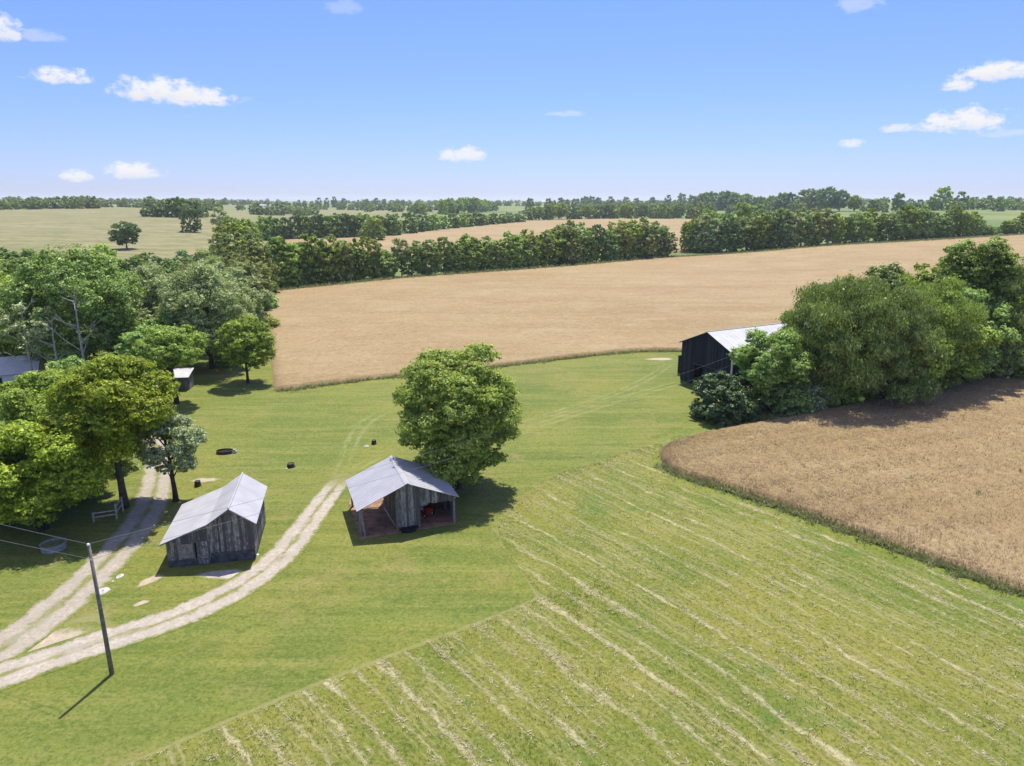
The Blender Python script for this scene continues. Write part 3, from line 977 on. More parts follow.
def edge_scatter(a, n, inset, spread, seed):
    r = np.random.default_rng(seed)
    i = r.uniform(0, len(a) - 1.01, n)
    i0 = i.astype(int)
    f = (i - i0)[:, None]
    p = a[i0] * (1 - f) + a[i0 + 1] * f
    d = a[i0 + 1] - a[i0]
    d /= np.linalg.norm(d, axis=1)[:, None]
    nn = np.stack([-d[:, 1], d[:, 0]], -1)
    clump = 0.5 + 0.5 * np.sin(i * 0.9) * np.sin(i * 0.37 + 1)
    p = p + nn * (inset + r.normal(0, spread, n) * (0.5 + clump))[:, None]
    return p, r


def wheat_extras():
    a, _ = polyline(NEAR_A, 300)
    b, _ = polyline(NEAR_B, 300)
    r = np.random.default_rng(31)
    n = 110000
    q = r.uniform(0, 1, n) ** 1.5
    i = r.uniform(0, 298.9, n).astype(int)
    p = a[i] * (1 - q[:, None]) + b[i] * q[:, None] + r.normal(0, 0.3, (n, 2))
    wd = np.linalg.norm(a[i] - b[i], axis=1)
    keep = (r.uniform(0, 1, n) < wd / 60 + 0.1) & (np.hypot(p[:, 0], p[:, 1]) < 135) & (p[:, 0] < p[:, 1] * 0.85)
    p = p[keep]
    blades('wheat_ears', p, np.full(len(p), 0.6), np.full(len(p), 0.30), 0.06, 32, 'stalk', lean=1.1, label='nodding ripe ears over the near wheat field', per=2, cat='wheat')
    # green verge along the meadow side and dark weeds standing in the crop
    p, r = edge_scatter(a[10:], 13000, -0.3, 0.5, 33)
    blades('verge_weeds', p, np.full(len(p), 0.0), r.uniform(0.15, 0.6, len(p)), 0.13, 34, 'weed', lean=1.6, label='green weeds along the edge of the near wheat field', per=3, cat='weeds')
    p, r = edge_scatter(b[34:230], 9000, 0.9, 1.3, 35)
    blades('verge_weeds', p, np.full(len(p), 0.0), r.uniform(0.2, 0.8, len(p)), 0.2, 36, 'weed', lean=1.3, label='bright weeds between the willow clump and the near wheat', per=3, cat='weeds')
    a2, _ = polyline(BACK_A, 300)
    p, r = edge_scatter(a2[:150], 14000, -0.1, 0.45, 37)
    blades('verge_weeds', p, np.full(len(p), 0.0), r.uniform(0.2, 0.75, len(p)), 0.16, 38, 'weed', lean=1.0, label='rough grass along the near edge of the broad wheat field', per=3, cat='weeds')
    b2, _ = polyline(BACK_B, 300)
    p, r = edge_scatter(b2, 9000, 0.5, 1.0, 39)
    zz = terrain(p[:, 0], p[:, 1])
    blades('verge_weeds', p, zz, r.uniform(0.8, 1.9, len(p)), 0.4, 40, 'weed', lean=0.5, label='tall weeds along the foot of the long hedgerow', per=3, cat='weeds')
    for u, v in [(868, 454), (897, 462), (912, 461), (930, 453), (956, 453), (958, 472), (997, 444), (1020, 477), (789, 498), (911, 484), (803, 474), (976, 500)]:
        x, y = at(u, v)
        mb = MB()
        rr = random.Random(int(u * 3 + v))
        for k in range(9):
            h = rr.uniform(0.65, 1.15)
            dx, dy = rr.uniform(-0.25, 0.25), rr.uniform(-0.25, 0.25)
            mb.tube([(dx * 0.2, dy * 0.2, 0.3), (dx * 0.6, dy * 0.6, h * 0.6), (dx, dy, h)], [0.015, 0.03, 0.01], 4)
        o = mb.build('weed_plant', M['leaf_dark'], None, (x, y, 0))
        tag(o, 'dark upright weed standing above the near wheat', 'weed', 'dark weeds scattered through the near wheat')


wheat_extras()

# ------------------------------------------------------------------ trees
def leaf_cards(C, Nrm, size, r, fold=0.25, aspect=1.5):
    """Diamond leaf sprays at C facing Nrm."""
    n = len(C)
    Nrm = Nrm / (np.linalg.norm(Nrm, axis=1)[:, None] + 1e-9)
    t = np.cross(Nrm, r.normal(0, 1, (n, 3)))
    t /= (np.linalg.norm(t, axis=1)[:, None] + 1e-9)
    b = np.cross(Nrm, t)
    s = size[:, None] if not np.isscalar(size) else size
    V = np.empty((n, 4, 3))
    V[:, 0] = C - t * s * aspect * 0.5
    V[:, 1] = C + b * s * 0.5 + Nrm * s * fold * 0.4
    V[:, 2] = C + t * s * aspect * 0.5 - Nrm * s * fold * 0.3
    V[:, 3] = C - b * s * 0.5 + Nrm * s * fold * 0.4
    return V


def crown_points(seed, h, hb, rad, lobes, shape):
    """Lobe centres and radii spread through the crown's volume."""
    r = np.random.default_rng(seed)
    ch = h - hb
    out = []
    tries = 0
    mind = rad * (0.98 if lobes < 25 else 0.70) * (30 / max(lobes, 12)) ** 0.33
    while len(out) < lobes and tries < 9000:
        tries += 1
        if tries % 900 == 0:
            mind *= 0.85
        d = r.normal(0, 1, 3)
        d /= np.linalg.norm(d)
        q = r.uniform(0.35, 1.0) ** 0.5
        t = d[2] * q * 0.5 + 0.5          # 0 bottom, 1 top of the crown
        if shape == 'hedge':
            t = r.uniform(0.0, 1.0)
            a = r.uniform(0, 2 * math.pi)
            q = r.uniform(0.3, 1.0) ** 0.5
            d = np.array([math.cos(a), math.sin(a), 0])
        if shape == 'round':
            k = 1.0
        elif shape == 'hedge':
            k = 1.0 if t < 0.45 else math.sqrt(max(0.05, 1 - ((t - 0.45) / 0.6) ** 2))
        elif shape == 'oval':
            k = 0.95 - 0.25 * t
        elif shape == 'spread':
            k = 0.80 + 0.35 * t
        elif shape == 'tall':
            k = 0.75 + 0.25 * math.sin(t * 3.1)
        elif shape == 'dome':
            k = 1.05 - 0.35 * t
        else:
            k = 1.0
        p = np.array([d[0] * q * rad * k, d[1] * q * rad * k, hb + ch * (0.10 + 0.82 * t)])
        if all(np.linalg.norm((p - o[0]) * (1, 1, 1.1)) > mind for o in out):
            lr = rad * r.uniform(0.21, 0.40) * (30 / max(lobes, 14)) ** 0.25
            if rad / h < 0.2:
                lr *= 1.5
            out.append((p, lr))
    return out, r


def make_tree(seed, h, hb, rad, lobes, leaves, size, shape='round', droop=0.0, trunk_r=None, stems=1, sparse=0.0, limbs=True, bark_segments=8, tuft=0.0):
    pts, r = crown_points(seed, h, hb, rad, lobes, shape)
    cc = np.array([0, 0, hb + (h - hb) * 0.42])
    V = []
    tot = sum(l * l for _, l in pts)
    for p, lr in pts:
        n = max(10, int(leaves * lr * lr / tot))
        outw = p - cc
        outw = outw / (np.linalg.norm(outw) + 1e-6)
        # each lobe carries many small sprays; leaves gather round the sprays, so gaps stay between them
        per = max(5, int(26 if leaves > 9000 else 9))
        ns = max(5, n // per)
        sd = r.normal(0, 1, (ns * 3, 3))
        sd /= np.linalg.norm(sd, axis=1)[:, None]
        sd = sd[r.uniform(-1.2, 0.75, len(sd)) < sd @ (outw * 0.6 + np.array([0, 0, 0.6]))][:ns]
        ns = len(sd)
        if ns == 0:
            continue
        sq = r.uniform(0.45, 1.12, ns)
        sc_ = p + sd * (sq * lr)[:, None] * np.array([1.08, 1.08, 0.85])
        sr = lr * r.uniform(0.20, 0.36, ns) if leaves > 9000 else lr * r.uniform(0.28, 0.45, ns)
        k = np.repeat(np.arange(ns), per)
        d = r.normal(0, 1, (len(k), 3))
        d /= np.linalg.norm(d, axis=1)[:, None]
        d[:, 2] = d[:, 2] * 0.75 + 0.18
        pos = sc_[k] + d * (sr[k] * r.uniform(0.15, 1.0, len(k)) ** 0.5)[:, None] * np.array([1.15, 1.15, 0.7])
        if droop:
            q = r.uniform(0, 1, len(d)) ** 1.3
            pos[:, 2] -= q * droop * lr * 1.9
            pos[:, :2] += sd[k][:, :2] * (0.2 * lr * q)[:, None]
        nr = d * 0.7 + sd[k] * 0.55 + np.array([0, 0, 0.45]) + r.normal(0, 0.35, d.shape)
        if droop:
            nr = nr * np.array([1.3, 1.3, 0.45])
        sz = size * r.uniform(0.4, 1.0, len(d)) * np.where(r.uniform(0, 1, len(d)) < 0.18, 1.9, 1.15)
        if droop:
            m = len(pos)
            t = np.array([0, 0, -1.0]) + r.normal(0, 0.32, (m, 3)) + np.column_stack([d[:, :2] * 0.5, np.zeros(m)])
            t /= np.linalg.norm(t, axis=1)[:, None]
            s = np.cross(t, nr)
            s /= (np.linalg.norm(s, axis=1)[:, None] + 1e-9)
            A = np.empty((m, 4, 3))
            L = sz[:, None] * 1.6
            A[:, 0] = pos - t * L * 0.35
            A[:, 1] = pos + s * sz[:, None] * 0.3 + t * L * 0.1
            A[:, 2] = pos + t * L * 0.65
            A[:, 3] = pos - s * sz[:, None] * 0.3 + t * L * 0.1
            V.append(A)
        else:
            V.append(leaf_cards(pos, nr, sz, r))
    # loose sprays breaking the outline
    n = int(leaves * (0.02 + tuft * 0.5))
    idx = r.integers(0, len(pts), n)
    d = r.normal(0, 1, (n, 3))
    d[:, 2] = np.abs(d[:, 2]) * 0.9 - 0.1
    d /= np.linalg.norm(d, axis=1)[:, None]
    P0 = np.array([p for p, _ in pts])[idx]
    LR = np.array([l for _, l in pts])[idx]
    pos = P0 + d * (LR * r.uniform(0.95, 1.25, n))[:, None]
    V.append(leaf_cards(pos, d + r.normal(0, 0.6, d.shape), size * r.uniform(0.5, 1.0, n), r))
    V = np.concatenate(V)
    V[..., 2] = np.maximum(V[..., 2], 0.05)
    crown = np_mesh('crown', V.reshape(-1, 3), np.arange(len(V) * 4).reshape(-1, 4))
    mb = MB()
    tr = trunk_r or h * 0.018
    rr = random.Random(seed)
    top = hb + (h - hb) * 0.62
    heads = []
    for s in range(stems):
        a = rr.uniform(0, 6.28)
        lean = (0.10 if stems > 1 else 0.035) * h
        ex, ey = lean * math.cos(a), lean * math.sin(a)
        off = tr * 1.1 if stems > 1 else 0
        pp = []
        for i in range(6):
            q = i / 5
            pp.append((off * math.cos(a) + ex * q * q + rr.uniform(-1, 1) * 0.012 * h * q, off * math.sin(a) + ey * q * q + rr.uniform(-1, 1) * 0.012 * h * q, -0.15 + (top + 0.15) * q))
        rad_ = [tr * k for k in (1.35, 1.0, 0.85, 0.68, 0.48, 0.2)]
        mb.tube(pp, rad_, bark_segments)
        heads.append(pp)
    if limbs:
        for p, lr in pts[:18 if h > 8 else 8]:
            pp = rr.choice(heads)
            z0 = max(hb * 0.72, min(p[2] - lr * 0.4 - 0.14 * h, top * 0.85))
            k = min(4, max(0, int(z0 / top * 5)))
            f = z0 / top * 5 - k
            s = Vector(pp[k]).lerp(Vector(pp[min(5, k + 1)]), min(1, max(0, f)))
            e = Vector(p)
            mid = s.lerp(e, 0.5) + Vector((0, 0, (e - s).length * 0.08))
            mb.tube([s, mid, e], [tr * 0.36, tr * 0.22, tr * 0.06], 5)
    trunk = mb.mesh('trunk')
    trunk.polygons.foreach_set('use_smooth', [True] * len(trunk.polygons))
    return trunk, crown


def place(name, protos, leaf, x, y, h, rz, label, cat, group=None, width=1.0, bark='bark', z=None):
    """Puts one tree: an Empty at its foot with its own trunk and crown objects."""
    trunk, crown, h0 = protos
    k = h / h0
    root = empty(name, (x, y, tz(x, y) if z is None else z), rz, label, cat, group)
    root.scale = (k * width, k * width, k)
    for part, me, mt in (('trunk', trunk, bark), ('crown', crown, leaf)):
        if me is None:
            continue
        o = link(part, me, root)
        if not me.materials:
            me.materials.append(M[mt])
        o.material_slots[0].link = 'OBJECT'
        o.material_slots[0].material = M[mt]
    return root


def P(seed, h, *a, **k):
    t, c = make_tree(seed, h, *a, **k)
    return (t, c, h)


PR = {
    'lone': P(143, 16.0, -0.6, 5.5, 54, 112000, 0.185, 'round', trunk_r=0.34, stems=2),
    'broad_a': P(102, 15.5, 5.2, 5.0, 26, 76000, 0.185, 'round', trunk_r=0.34),
    'broad_b': P(103, 11.0, 1.4, 5.0, 32, 80000, 0.175, 'round', trunk_r=0.27, stems=2),
    'small_silver': P(104, 9.3, 2.8, 2.7, 20, 20000, 0.15, 'spread', trunk_r=0.24, tuft=0.1),
    'forked': P(105, 11.0, 5.4, 3.9, 24, 28000, 0.19, 'spread', trunk_r=0.24, stems=3),
    'field_edge': P(106, 11.0, 2.5, 4.0, 28, 36000, 0.19, 'round', trunk_r=0.22),
    'grand': P(107, 18.0, 1.0, 7.6, 54, 85000, 0.23, 'round', trunk_r=0.42),
    'silver': P(108, 15.0, 1.0, 5.8, 40, 48000, 0.23, 'dome', trunk_r=0.32, tuft=0.08),
    'wood_a': P(109, 15.0, 0.8, 5.2, 34, 36000, 0.27, 'round', trunk_r=0.28),
    'wood_b': P(110, 14.0, 0.6, 4.7, 30, 32000, 0.27, 'dome', trunk_r=0.26),
    'wood_c': P(111, 15.0, 0.6, 5.4, 38, 38000, 0.26, 'round', trunk_r=0.28),
    'hedge_a': P(112, 16.0, -0.6, 5.0, 46, 14000, 0.50, 'hedge', trunk_r=0.28),
    'hedge_b': P(113, 16.0, -0.8, 5.6, 52, 15000, 0.50, 'hedge', trunk_r=0.28),
    'hedge_c': P(114, 16.0, -0.4, 4.2, 40, 12000, 0.50, 'hedge', trunk_r=0.28),
    'willow_a': P(115, 19.0, 2.0, 6.2, 44, 80000, 0.22, 'round', droop=0.20, trunk_r=0.36),
    'willow_b': P(116, 18.0, 1.6, 5.4, 36, 64000, 0.22, 'hedge', droop=0.16, trunk_r=0.34),
    'column': P(117, 21.0, -0.4, 3.1, 46, 44000, 0.24, 'hedge', trunk_r=0.3, tuft=0.08),
    'bush': P(118, 5.8, -0.5, 3.3, 44, 26000, 0.21, 'hedge', trunk_r=0.12),
    'shrub_a': P(119, 4.0, -0.4, 2.5, 20, 6500, 0.26, 'hedge', trunk_r=0.08, limbs=False),
    'shrub_b': P(120, 4.0, -0.4, 2.9, 18, 6500, 0.28, 'dome', trunk_r=0.08, limbs=False),
    'far_a': P(121, 14.0, -0.8, 5.6, 26, 3600, 0.90, 'hedge', trunk_r=0.3, limbs=False, bark_segments=5),
    'far_b': P(122, 14.0, -0.8, 5.0, 24, 3400, 0.90, 'hedge', trunk_r=0.3, limbs=False, bark_segments=5),
    'far_c': P(123, 14.0, 0.4, 6.4, 26, 3600, 0.90, 'round', trunk_r=0.3, limbs=False, bark_segments=5),
    'hedge_d': P(125, 16.0, -2.0, 6.2, 40, 14000, 0.50, 'round', trunk_r=0.28),
    'hedge_e': P(126, 14.0, -2.0, 6.0, 34, 13000, 0.50, 'dome', trunk_r=0.28),
    'sparse': P(124, 16.0, 5.0, 3.4, 14, 4600, 0.42, 'spread', trunk_r=0.26),
}

rnd = random.Random(77)


def px_tree(name, proto, leaf, u, vb, vt, label, cat='tree', group=None, bark='bark', width=1.0, rad_px=None):
    x, y = at(u, vb)
    h = top_of(u, vt, x, y)
    return place(name, PR[proto], leaf, x, y, h, rnd.uniform(0, 6.28), label, cat, group, width, bark)


# --- trees that stand alone or that one can tell apart
px_tree('tree', 'lone', 'leaf_lone', 458, 486, 340, 'big bright green tree standing right behind the open-fronted shed', width=1.0)
px_tree('tree', 'broad_a', 'leaf_bright', 125, 507, 358, 'large leafy tree with a pale leaning trunk beside the gravel drive', bark='bark')
px_tree('tree', 'broad_a', 'leaf_bright', 52, 470, 372, 'broad tree behind the stock tank tree, left of the drive-side tree', width=1.1)
px_tree('tree', 'broad_b', 'leaf_bright', 42, 529, 418, 'round low-branched tree right behind the round stock tank', bark='bark_dark', width=1.05)
px_tree('tree', 'broad_b', 'leaf_mid', -18, 520, 425, 'shady tree at the photo edge, left of the stock tank tree', bark='bark_dark')
px_tree('tree', 'broad_b', 'leaf_mid', 84, 494, 428, 'low full tree between the stock tank tree and the drive-side tree', bark='bark_dark', width=0.95)
px_tree('tree', 'small_silver', 'leaf_silver', 176, 501, 414, 'small silvery tree with a dark trunk behind the pale-roofed shed', bark='bark_dark')
px_tree('tree', 'forked', 'leaf_bright', 178, 403, 329, 'fork-trunked tree standing in front of the tiny lean-to', bark='bark_dark')
px_tree('tree', 'field_edge', 'leaf_bright', 248, 383, 318, 'single round tree on the lawn by the wheat field corner', bark='bark_dark')
px_tree('tree', 'grand', 'leaf_silver', 212, 368, 265, 'great silvery-green tree behind the tiny lean-to', width=0.9, bark='bark_dark')
px_tree('tree', 'silver', 'leaf_silver', 158, 345, 262, 'pale silver-leaved tree with whitish top in the middle of the wood')
px_tree('tree', 'grand', 'leaf_mid', 82, 378, 250, 'tallest dark tree of the wood, with dead branches on its near side', bark='bark_grey', width=0.95)
px_tree('tree', 'wood_a', 'leaf_mid', 152, 385, 322, 'bushy tree at the lawn edge left of the fork-trunked tree')
px_tree('tree', 'silver', 'leaf_silver', 118, 356, 278, 'greyish tree in the wood right of the dead-branched tree', width=0.8)
px_tree('bush', 'bush', 'leaf_glossy', 722, 418, 376, 'rounded dark glossy bush in front of the black barn', 'bush', width=1.1)
px_tree('tree', 'field_edge', 'leaf_bright', 766, 410, 330, 'bright green young tree against the near side of the black barn', width=1.0)
px_tree('tree', 'wood_a', 'leaf_dark', 127, 249, 219, 'lone dark tree with a side clump on the dry hillside', width=1.15, bark='bark_dark')
px_tree('tree', 'hedge_b', 'leaf_dark', 191, 232, 207, 'lone round dark tree with low crown on the hillside', bark='bark_dark', width=0.95)
px_tree('tree', 'sparse', 'leaf_silver', 221, 240, 207, 'thin airy tree at the end of the pasture', bark='bark_grey', width=1.1)


def dead_limbs(seed, h, spread, n=9, tr=0.2):
    r = random.Random(seed)
    mb = MB()
    pts = [(0, 0, -0.1), (0.1, 0.05, h * 0.3), (-0.05, 0.1, h * 0.6), (0.1, 0, h * 0.85), (0.3, 0.1, h)]
    mb.tube(pts, [tr * 1.2, tr, tr * 0.7, tr * 0.4, tr * 0.12], 7)
    for k in range(n):
        q = r.uniform(0.35, 0.95)
        s = Vector((0, 0, h * q))
        a = r.uniform(0, 6.28)
        L = spread * (1.2 - q) * r.uniform(0.6, 1.2)
        e = s + Vector((math.cos(a) * L, math.sin(a) * L, L * r.uniform(0.5, 1.1)))
        m = s.lerp(e, 0.5) + Vector((0, 0, -L * 0.08))
        mb.tube([s, m, e], [tr * 0.45, tr * 0.3, tr * 0.1], 5)
        for j in range(3):
            b = a + r.uniform(-1, 1)
            f = m.lerp(e, r.uniform(0, 0.9))
            g = f + Vector((math.cos(b), math.sin(b), r.uniform(0.2, 1.2))) * L * r.uniform(0.25, 0.5)
            mb.tube([f, g], [tr * 0.2, tr * 0.05], 4)
    return mb.mesh('trunk')


def dead_tree(u, vb, vt, label, seed, spread, sparse_leaf=None):
    x, y = at(u, vb)
    h = top_of(u, vt, x, y)
    root = empty('dead_tree', (x, y, tz(x, y)), 0, label, 'tree')
    link('trunk', dead_limbs(seed, h, spread), root, M['bark_grey'])
    if sparse_leaf:
        _, c = make_tree(seed, h, h * 0.45, 3.2, 14, 2600, 0.28, 'spread', limbs=False)
        link('crown', c, root, M[sparse_leaf])


dead_tree(35, 394, 300, 'half-bare grey tree with a straight trunk beside the white house', 5, 5.0, 'leaf_silver')
dead_tree(88, 392, 290, 'bare grey dead tree in front of the tallest dark tree', 8, 7.0)
dead_tree(62, 394, 318, 'small bare dead tree between the white house and the tall dead one', 11, 5.0)


# --- the wood at the left
def ordinal(n):
    o = ['first', 'second', 'third', 'fourth', 'fifth', 'sixth', 'seventh', 'eighth', 'ninth', 'tenth', 'eleventh', 'twelfth', 'thirteenth', 'fourteenth',
         'fifteenth', 'sixteenth', 'seventeenth', 'eighteenth', 'nineteenth', 'twentieth', 'twenty-first', 'twenty-second', 'twenty-third', 'twenty-fourth',
         'twenty-fifth', 'twenty-sixth', 'twenty-seventh', 'twenty-eighth', 'twenty-ninth', 'thirtieth', 'thirty-first', 'thirty-second', 'thirty-third',
         'thirty-fourth', 'thirty-fifth', 'thirty-sixth', 'thirty-seventh', 'thirty-eighth', 'thirty-ninth', 'fortieth']
    return o[n] if n < len(o) else 'number %d' % (n + 1)


LOOK = {'leaf_bright': 'bright green', 'leaf_mid': 'mid green', 'leaf_dark': 'dark green', 'leaf_silver': 'silvery green', 'leaf_yellow': 'yellow-green', 'leaf_willow': 'grey-green', 'leaf_far': 'deep green'}

wood = [  # (u, base row, top row, proto, leaf)
    (8, 372, 268, 'wood_c', 'leaf_mid'), (45, 352, 262, 'wood_a', 'leaf_mid'), (-25, 360, 262, 'wood_a', 'leaf_mid'),
    (28, 330, 253, 'wood_b', 'leaf_bright'), (-10, 325, 247, 'wood_a', 'leaf_mid'), (60, 322, 256, 'wood_c', 'leaf_yellow'), (100, 322, 252, 'wood_a', 'leaf_mid'),
    (128, 330, 268, 'wood_b', 'leaf_mid'), (8, 302, 244, 'wood_a', 'leaf_dark'), (38, 298, 249, 'wood_c', 'leaf_mid'), (72, 298, 254, 'wood_a', 'leaf_mid'),
    (108, 300, 245, 'wood_c', 'leaf_mid'), (138, 300, 253, 'wood_b', 'leaf_dark'), (168, 305, 254, 'wood_a', 'leaf_dark'), (192, 318, 262, 'wood_b', 'leaf_yellow'),
    (224, 322, 258, 'wood_a', 'leaf_silver'), (243, 335, 268, 'wood_c', 'leaf_silver'), (226, 350, 282, 'wood_c', 'leaf_silver'), (135, 368, 300, 'wood_c', 'leaf_silver'),
    (183, 352, 292, 'wood_b', 'leaf_yellow'), (95, 360, 290, 'wood_b', 'leaf_yellow'), (170, 372, 310, 'wood_b', 'leaf_mid'),
    (6, 452, 398, 'wood_b', 'leaf_bright'), (-35, 455, 372, 'wood_a', 'leaf_bright'), (78, 412, 352, 'wood_b', 'leaf_mid'),
    (120, 400, 348, 'wood_b', 'leaf_mid'), (100, 428, 366, 'broad_b', 'leaf_bright'), (186, 290, 251, 'wood_c', 'leaf_dark'), (150, 285, 250, 'wood_a', 'leaf_dark'),
    (210, 300, 250, 'wood_c', 'leaf_yellow'), (250, 312, 252, 'wood_a', 'leaf_yellow'), (256, 296, 240, 'hedge_b', 'leaf_yellow'), (240, 290, 240, 'hedge_a', 'leaf_yellow'),
    (228, 278, 233, 'hedge_b', 'leaf_yellow'), (250, 278, 230, 'hedge_a', 'leaf_yellow'), (238, 266, 223, 'hedge_b', 'leaf_bright'), (225, 262, 226, 'hedge_b', 'leaf_yellow'),
    (247, 258, 219, 'hedge_b', 'leaf_bright'), (233, 250, 217, 'hedge_b', 'leaf_bright'), (251, 248, 220, 'hedge_a', 'leaf_bright'),
]
NEAR_TO = ['nearest the white house', 'beside the hillside pasture', 'towards the wheat field corner', 'in the heart of the wood']
cnt = {}
wood.sort(key=lambda q: q[0])
for u, vb, vt, pr, lf in wood:
    depth = 'along its pasture side' if vb < 312 and u < 205 else ('along its near side' if vb > 365 else ('towards the long hedgerow' if u >= 205 else 'in its middle'))
    key = (lf, depth)
    cnt[key] = cnt.get(key, 0) + 1
    px_tree('woodland_tree', pr, lf, u, vb, vt, '%s tree of the left-hand wood %s, %s from the left' % (LOOK[lf], depth, ordinal(cnt[key] - 1)), group='trees of the wood round the white house')
for i, (u, v, t_) in enumerate([(226, 366, 352), (258, 352, 336), (262, 330, 312), (265, 310, 292), (140, 390, 372), (112, 470, 440), (20, 480, 440), (70, 500, 470), (88, 470, 432)]):
    px_tree('shrub', 'shrub_a' if i % 2 else 'shrub_b', ['leaf_mid', 'leaf_dark', 'leaf_yellow'][i % 3], u, v, t_, 'leafy undergrowth shrub at the edge of the left-hand wood, %s from the left' % ordinal(sorted([226, 258, 262, 265, 140, 112, 20, 70, 88]).index(u)), 'shrub', 'shrubs under the left-hand wood')

# --- the clump of willows at the right
clump = [
    (840, 406, 266, 'willow_a', 'leaf_willow', 'wide grey-green willow with the highest dome in the right-hand clump'),
    (806, 402, 296, 'willow_b', 'leaf_willow', 'smaller drooping willow nearest the black barn roof'),
    (868, 392, 261, 'column', 'leaf_willow', 'slim-topped tree rising behind the wide willow'),
    (884, 404, 285, 'willow_b', 'leaf_willow', 'drooping willow in the middle of the right-hand clump'),
    (912, 392, 268, 'willow_a', 'leaf_mid', 'rounded mid green tree before the two tall thin ones'),
    (935, 390, 292, 'wood_c', 'leaf_mid', 'low wide tree in front of the two tall thin ones'),
    (944, 374, 238, 'column', 'leaf_mid', 'left one of two tall thin trees above the right-hand clump'),
    (974, 376, 235, 'column', 'leaf_mid', 'right one of two tall thin trees above the right-hand clump'),
    (920, 366, 256, 'wood_a', 'leaf_bright', 'brighter green tree behind the right-hand clump'),
    (1000, 376, 258, 'willow_b', 'leaf_willow', 'olive willow by the right edge of the photo'),
    (1032, 368, 258, 'willow_a', 'leaf_willow', 'grey willow cut by the right edge of the photo'),
    (1064, 356, 250, 'wood_a', 'leaf_mid', 'green tree beyond the right edge willow'),
    (1016, 350, 254, 'wood_c', 'leaf_silver', 'pale silvery tree behind the right edge willows'),
    (985, 352, 256, 'wood_b', 'leaf_yellow', 'yellow-green tree between the thin trees and the edge willow'),
    (860, 372, 285, 'wood_c', 'leaf_mid', 'mid green tree hidden behind the wide willow'),
    (902, 399, 312, 'wood_a', 'leaf_mid', 'low mid green tree at the front of the clump between two willows'),
    (962, 384, 290, 'wood_c', 'leaf_mid', 'wide low tree at the foot of the two tall thin trees'),
    (1002, 368, 285, 'wood_b', 'leaf_mid', 'low tree at the front of the clump near the right edge'),
    (1042, 356, 270, 'wood_c', 'leaf_willow', 'grey-green tree filling the right edge of the clump'),
]
for u, vb, vt, pr, lf, lb in clump:
    px_tree('willow_tree' if 'willow' in lb else 'tree', pr, lf, u, vb, vt, lb, group='trees of the right-hand clump', bark='bark_dark')
us = [770, 790, 808, 828, 850, 872, 895, 915, 938, 958, 980, 1003, 1025]
for i, u in enumerate(us):
    v = 416 - (u - 758) * 0.17 + rnd.uniform(-3, 3)
    px_tree('shrub', ['shrub_a', 'shrub_b'][i % 2], ['leaf_dark', 'leaf_mid', 'leaf_silver', 'leaf_mid'][i % 4], u, v, v - rnd.uniform(24, 44),
            'shrub at the foot of the willow clump, %s from the black barn' % ordinal(i), 'shrub', 'shrubs at the foot of the willow clump')


# --- hedgerows
def row(name, bases, tops, n, protos, leaves, label, group, cat='tree', jx=3, jy=1.2, width=1.0, shrubs=None, skip=()):
    """Trees along a line of base pixels; tops gives the pixel row of the tree tops along it."""
    bu = [b[0] for b in bases]
    W = [at(*b) for b in bases]
    C, L = polyline(W, 400)
    k = 0
    for i in range(n):
        q = (i + 0.5) / n + rnd.uniform(-0.25, 0.25) / n
        x, y = C[min(399, int(q * 399))]
        x += rnd.uniform(-jx, jx) * 0.5
        y += rnd.uniform(0, jy)
        u = 512 + FPX * x / (y * math.cos(PITCH) + (CAM_H - tz(x, y)) * math.sin(PITCH))
        vt = np.interp(u, [t[0] for t in tops], [t[1] for t in tops]) + rnd.uniform(-1, 1) * jrange
        h = max(3.0, top_of(u, vt, x, y))
        pr, lf = rnd.choice(protos), rnd.choice(leaves)
        place(name, PR[pr], lf, x, y, h, rnd.uniform(0, 6.28), label % ordinal(k), cat, group, width * rnd.uniform(0.9, 1.15) * min(1.35, max(0.8, 14 / h)), 'bark_dark')
        k += 1


jrange = 7.0
row('hedgerow_tree', [(272, 289), (335, 283), (392, 277)], [(265, 238), (300, 243), (325, 234), (345, 240), (365, 237), (392, 252)], 13, ['hedge_a', 'hedge_d', 'hedge_e', 'hedge_c'],
    ['leaf_mid', 'leaf_bright', 'leaf_mid', 'leaf_yellow'], 'tree in the long hedgerow behind the broad wheat field, %s from its left end', 'trees of the long hedgerow')
row('hedgerow_tree', [(408, 277), (470, 272), (540, 267), (600, 262), (664, 257)], [(408, 246), (450, 236), (490, 236), (540, 228), (600, 224), (640, 224), (668, 228)], 34, ['hedge_a', 'hedge_d', 'hedge_e', 'hedge_c'],
    ['leaf_mid', 'leaf_dark', 'leaf_bright', 'leaf_yellow', 'leaf_mid'], 'tree in the long hedgerow right of its low gap, %s from that gap', 'trees of the long hedgerow')
px_tree('tree', 'sparse', 'leaf_yellow', 402, 277, 238, 'thin yellowish tree standing in the low gap of the long hedgerow')
jrange = 5.0
row('hedgerow_tree', [(686, 252), (730, 252), (770, 249), (830, 244)], [(682, 224), (700, 214), (735, 219), (780, 210), (830, 209)], 17, ['hedge_a', 'hedge_d', 'hedge_e', 'hedge_d'],
    ['leaf_mid', 'leaf_silver', 'leaf_bright', 'leaf_yellow', 'leaf_dark'], 'tree of the back hedgerow right of the field gap, %s from the gap', 'trees of the back hedgerow right of the gap')
row('hedgerow_tree', [(834, 244), (900, 240), (960, 236), (1060, 232)], [(834, 212), (870, 212), (905, 205), (935, 212), (960, 209), (985, 222), (1003, 222), (1024, 206), (1060, 205)], 34, ['hedge_d', 'hedge_e', 'hedge_c'],
    ['leaf_mid', 'leaf_mid', 'leaf_bright'], 'tree along the far top edge of the broad wheat field, %s from the middle', 'trees along the top of the broad wheat field')
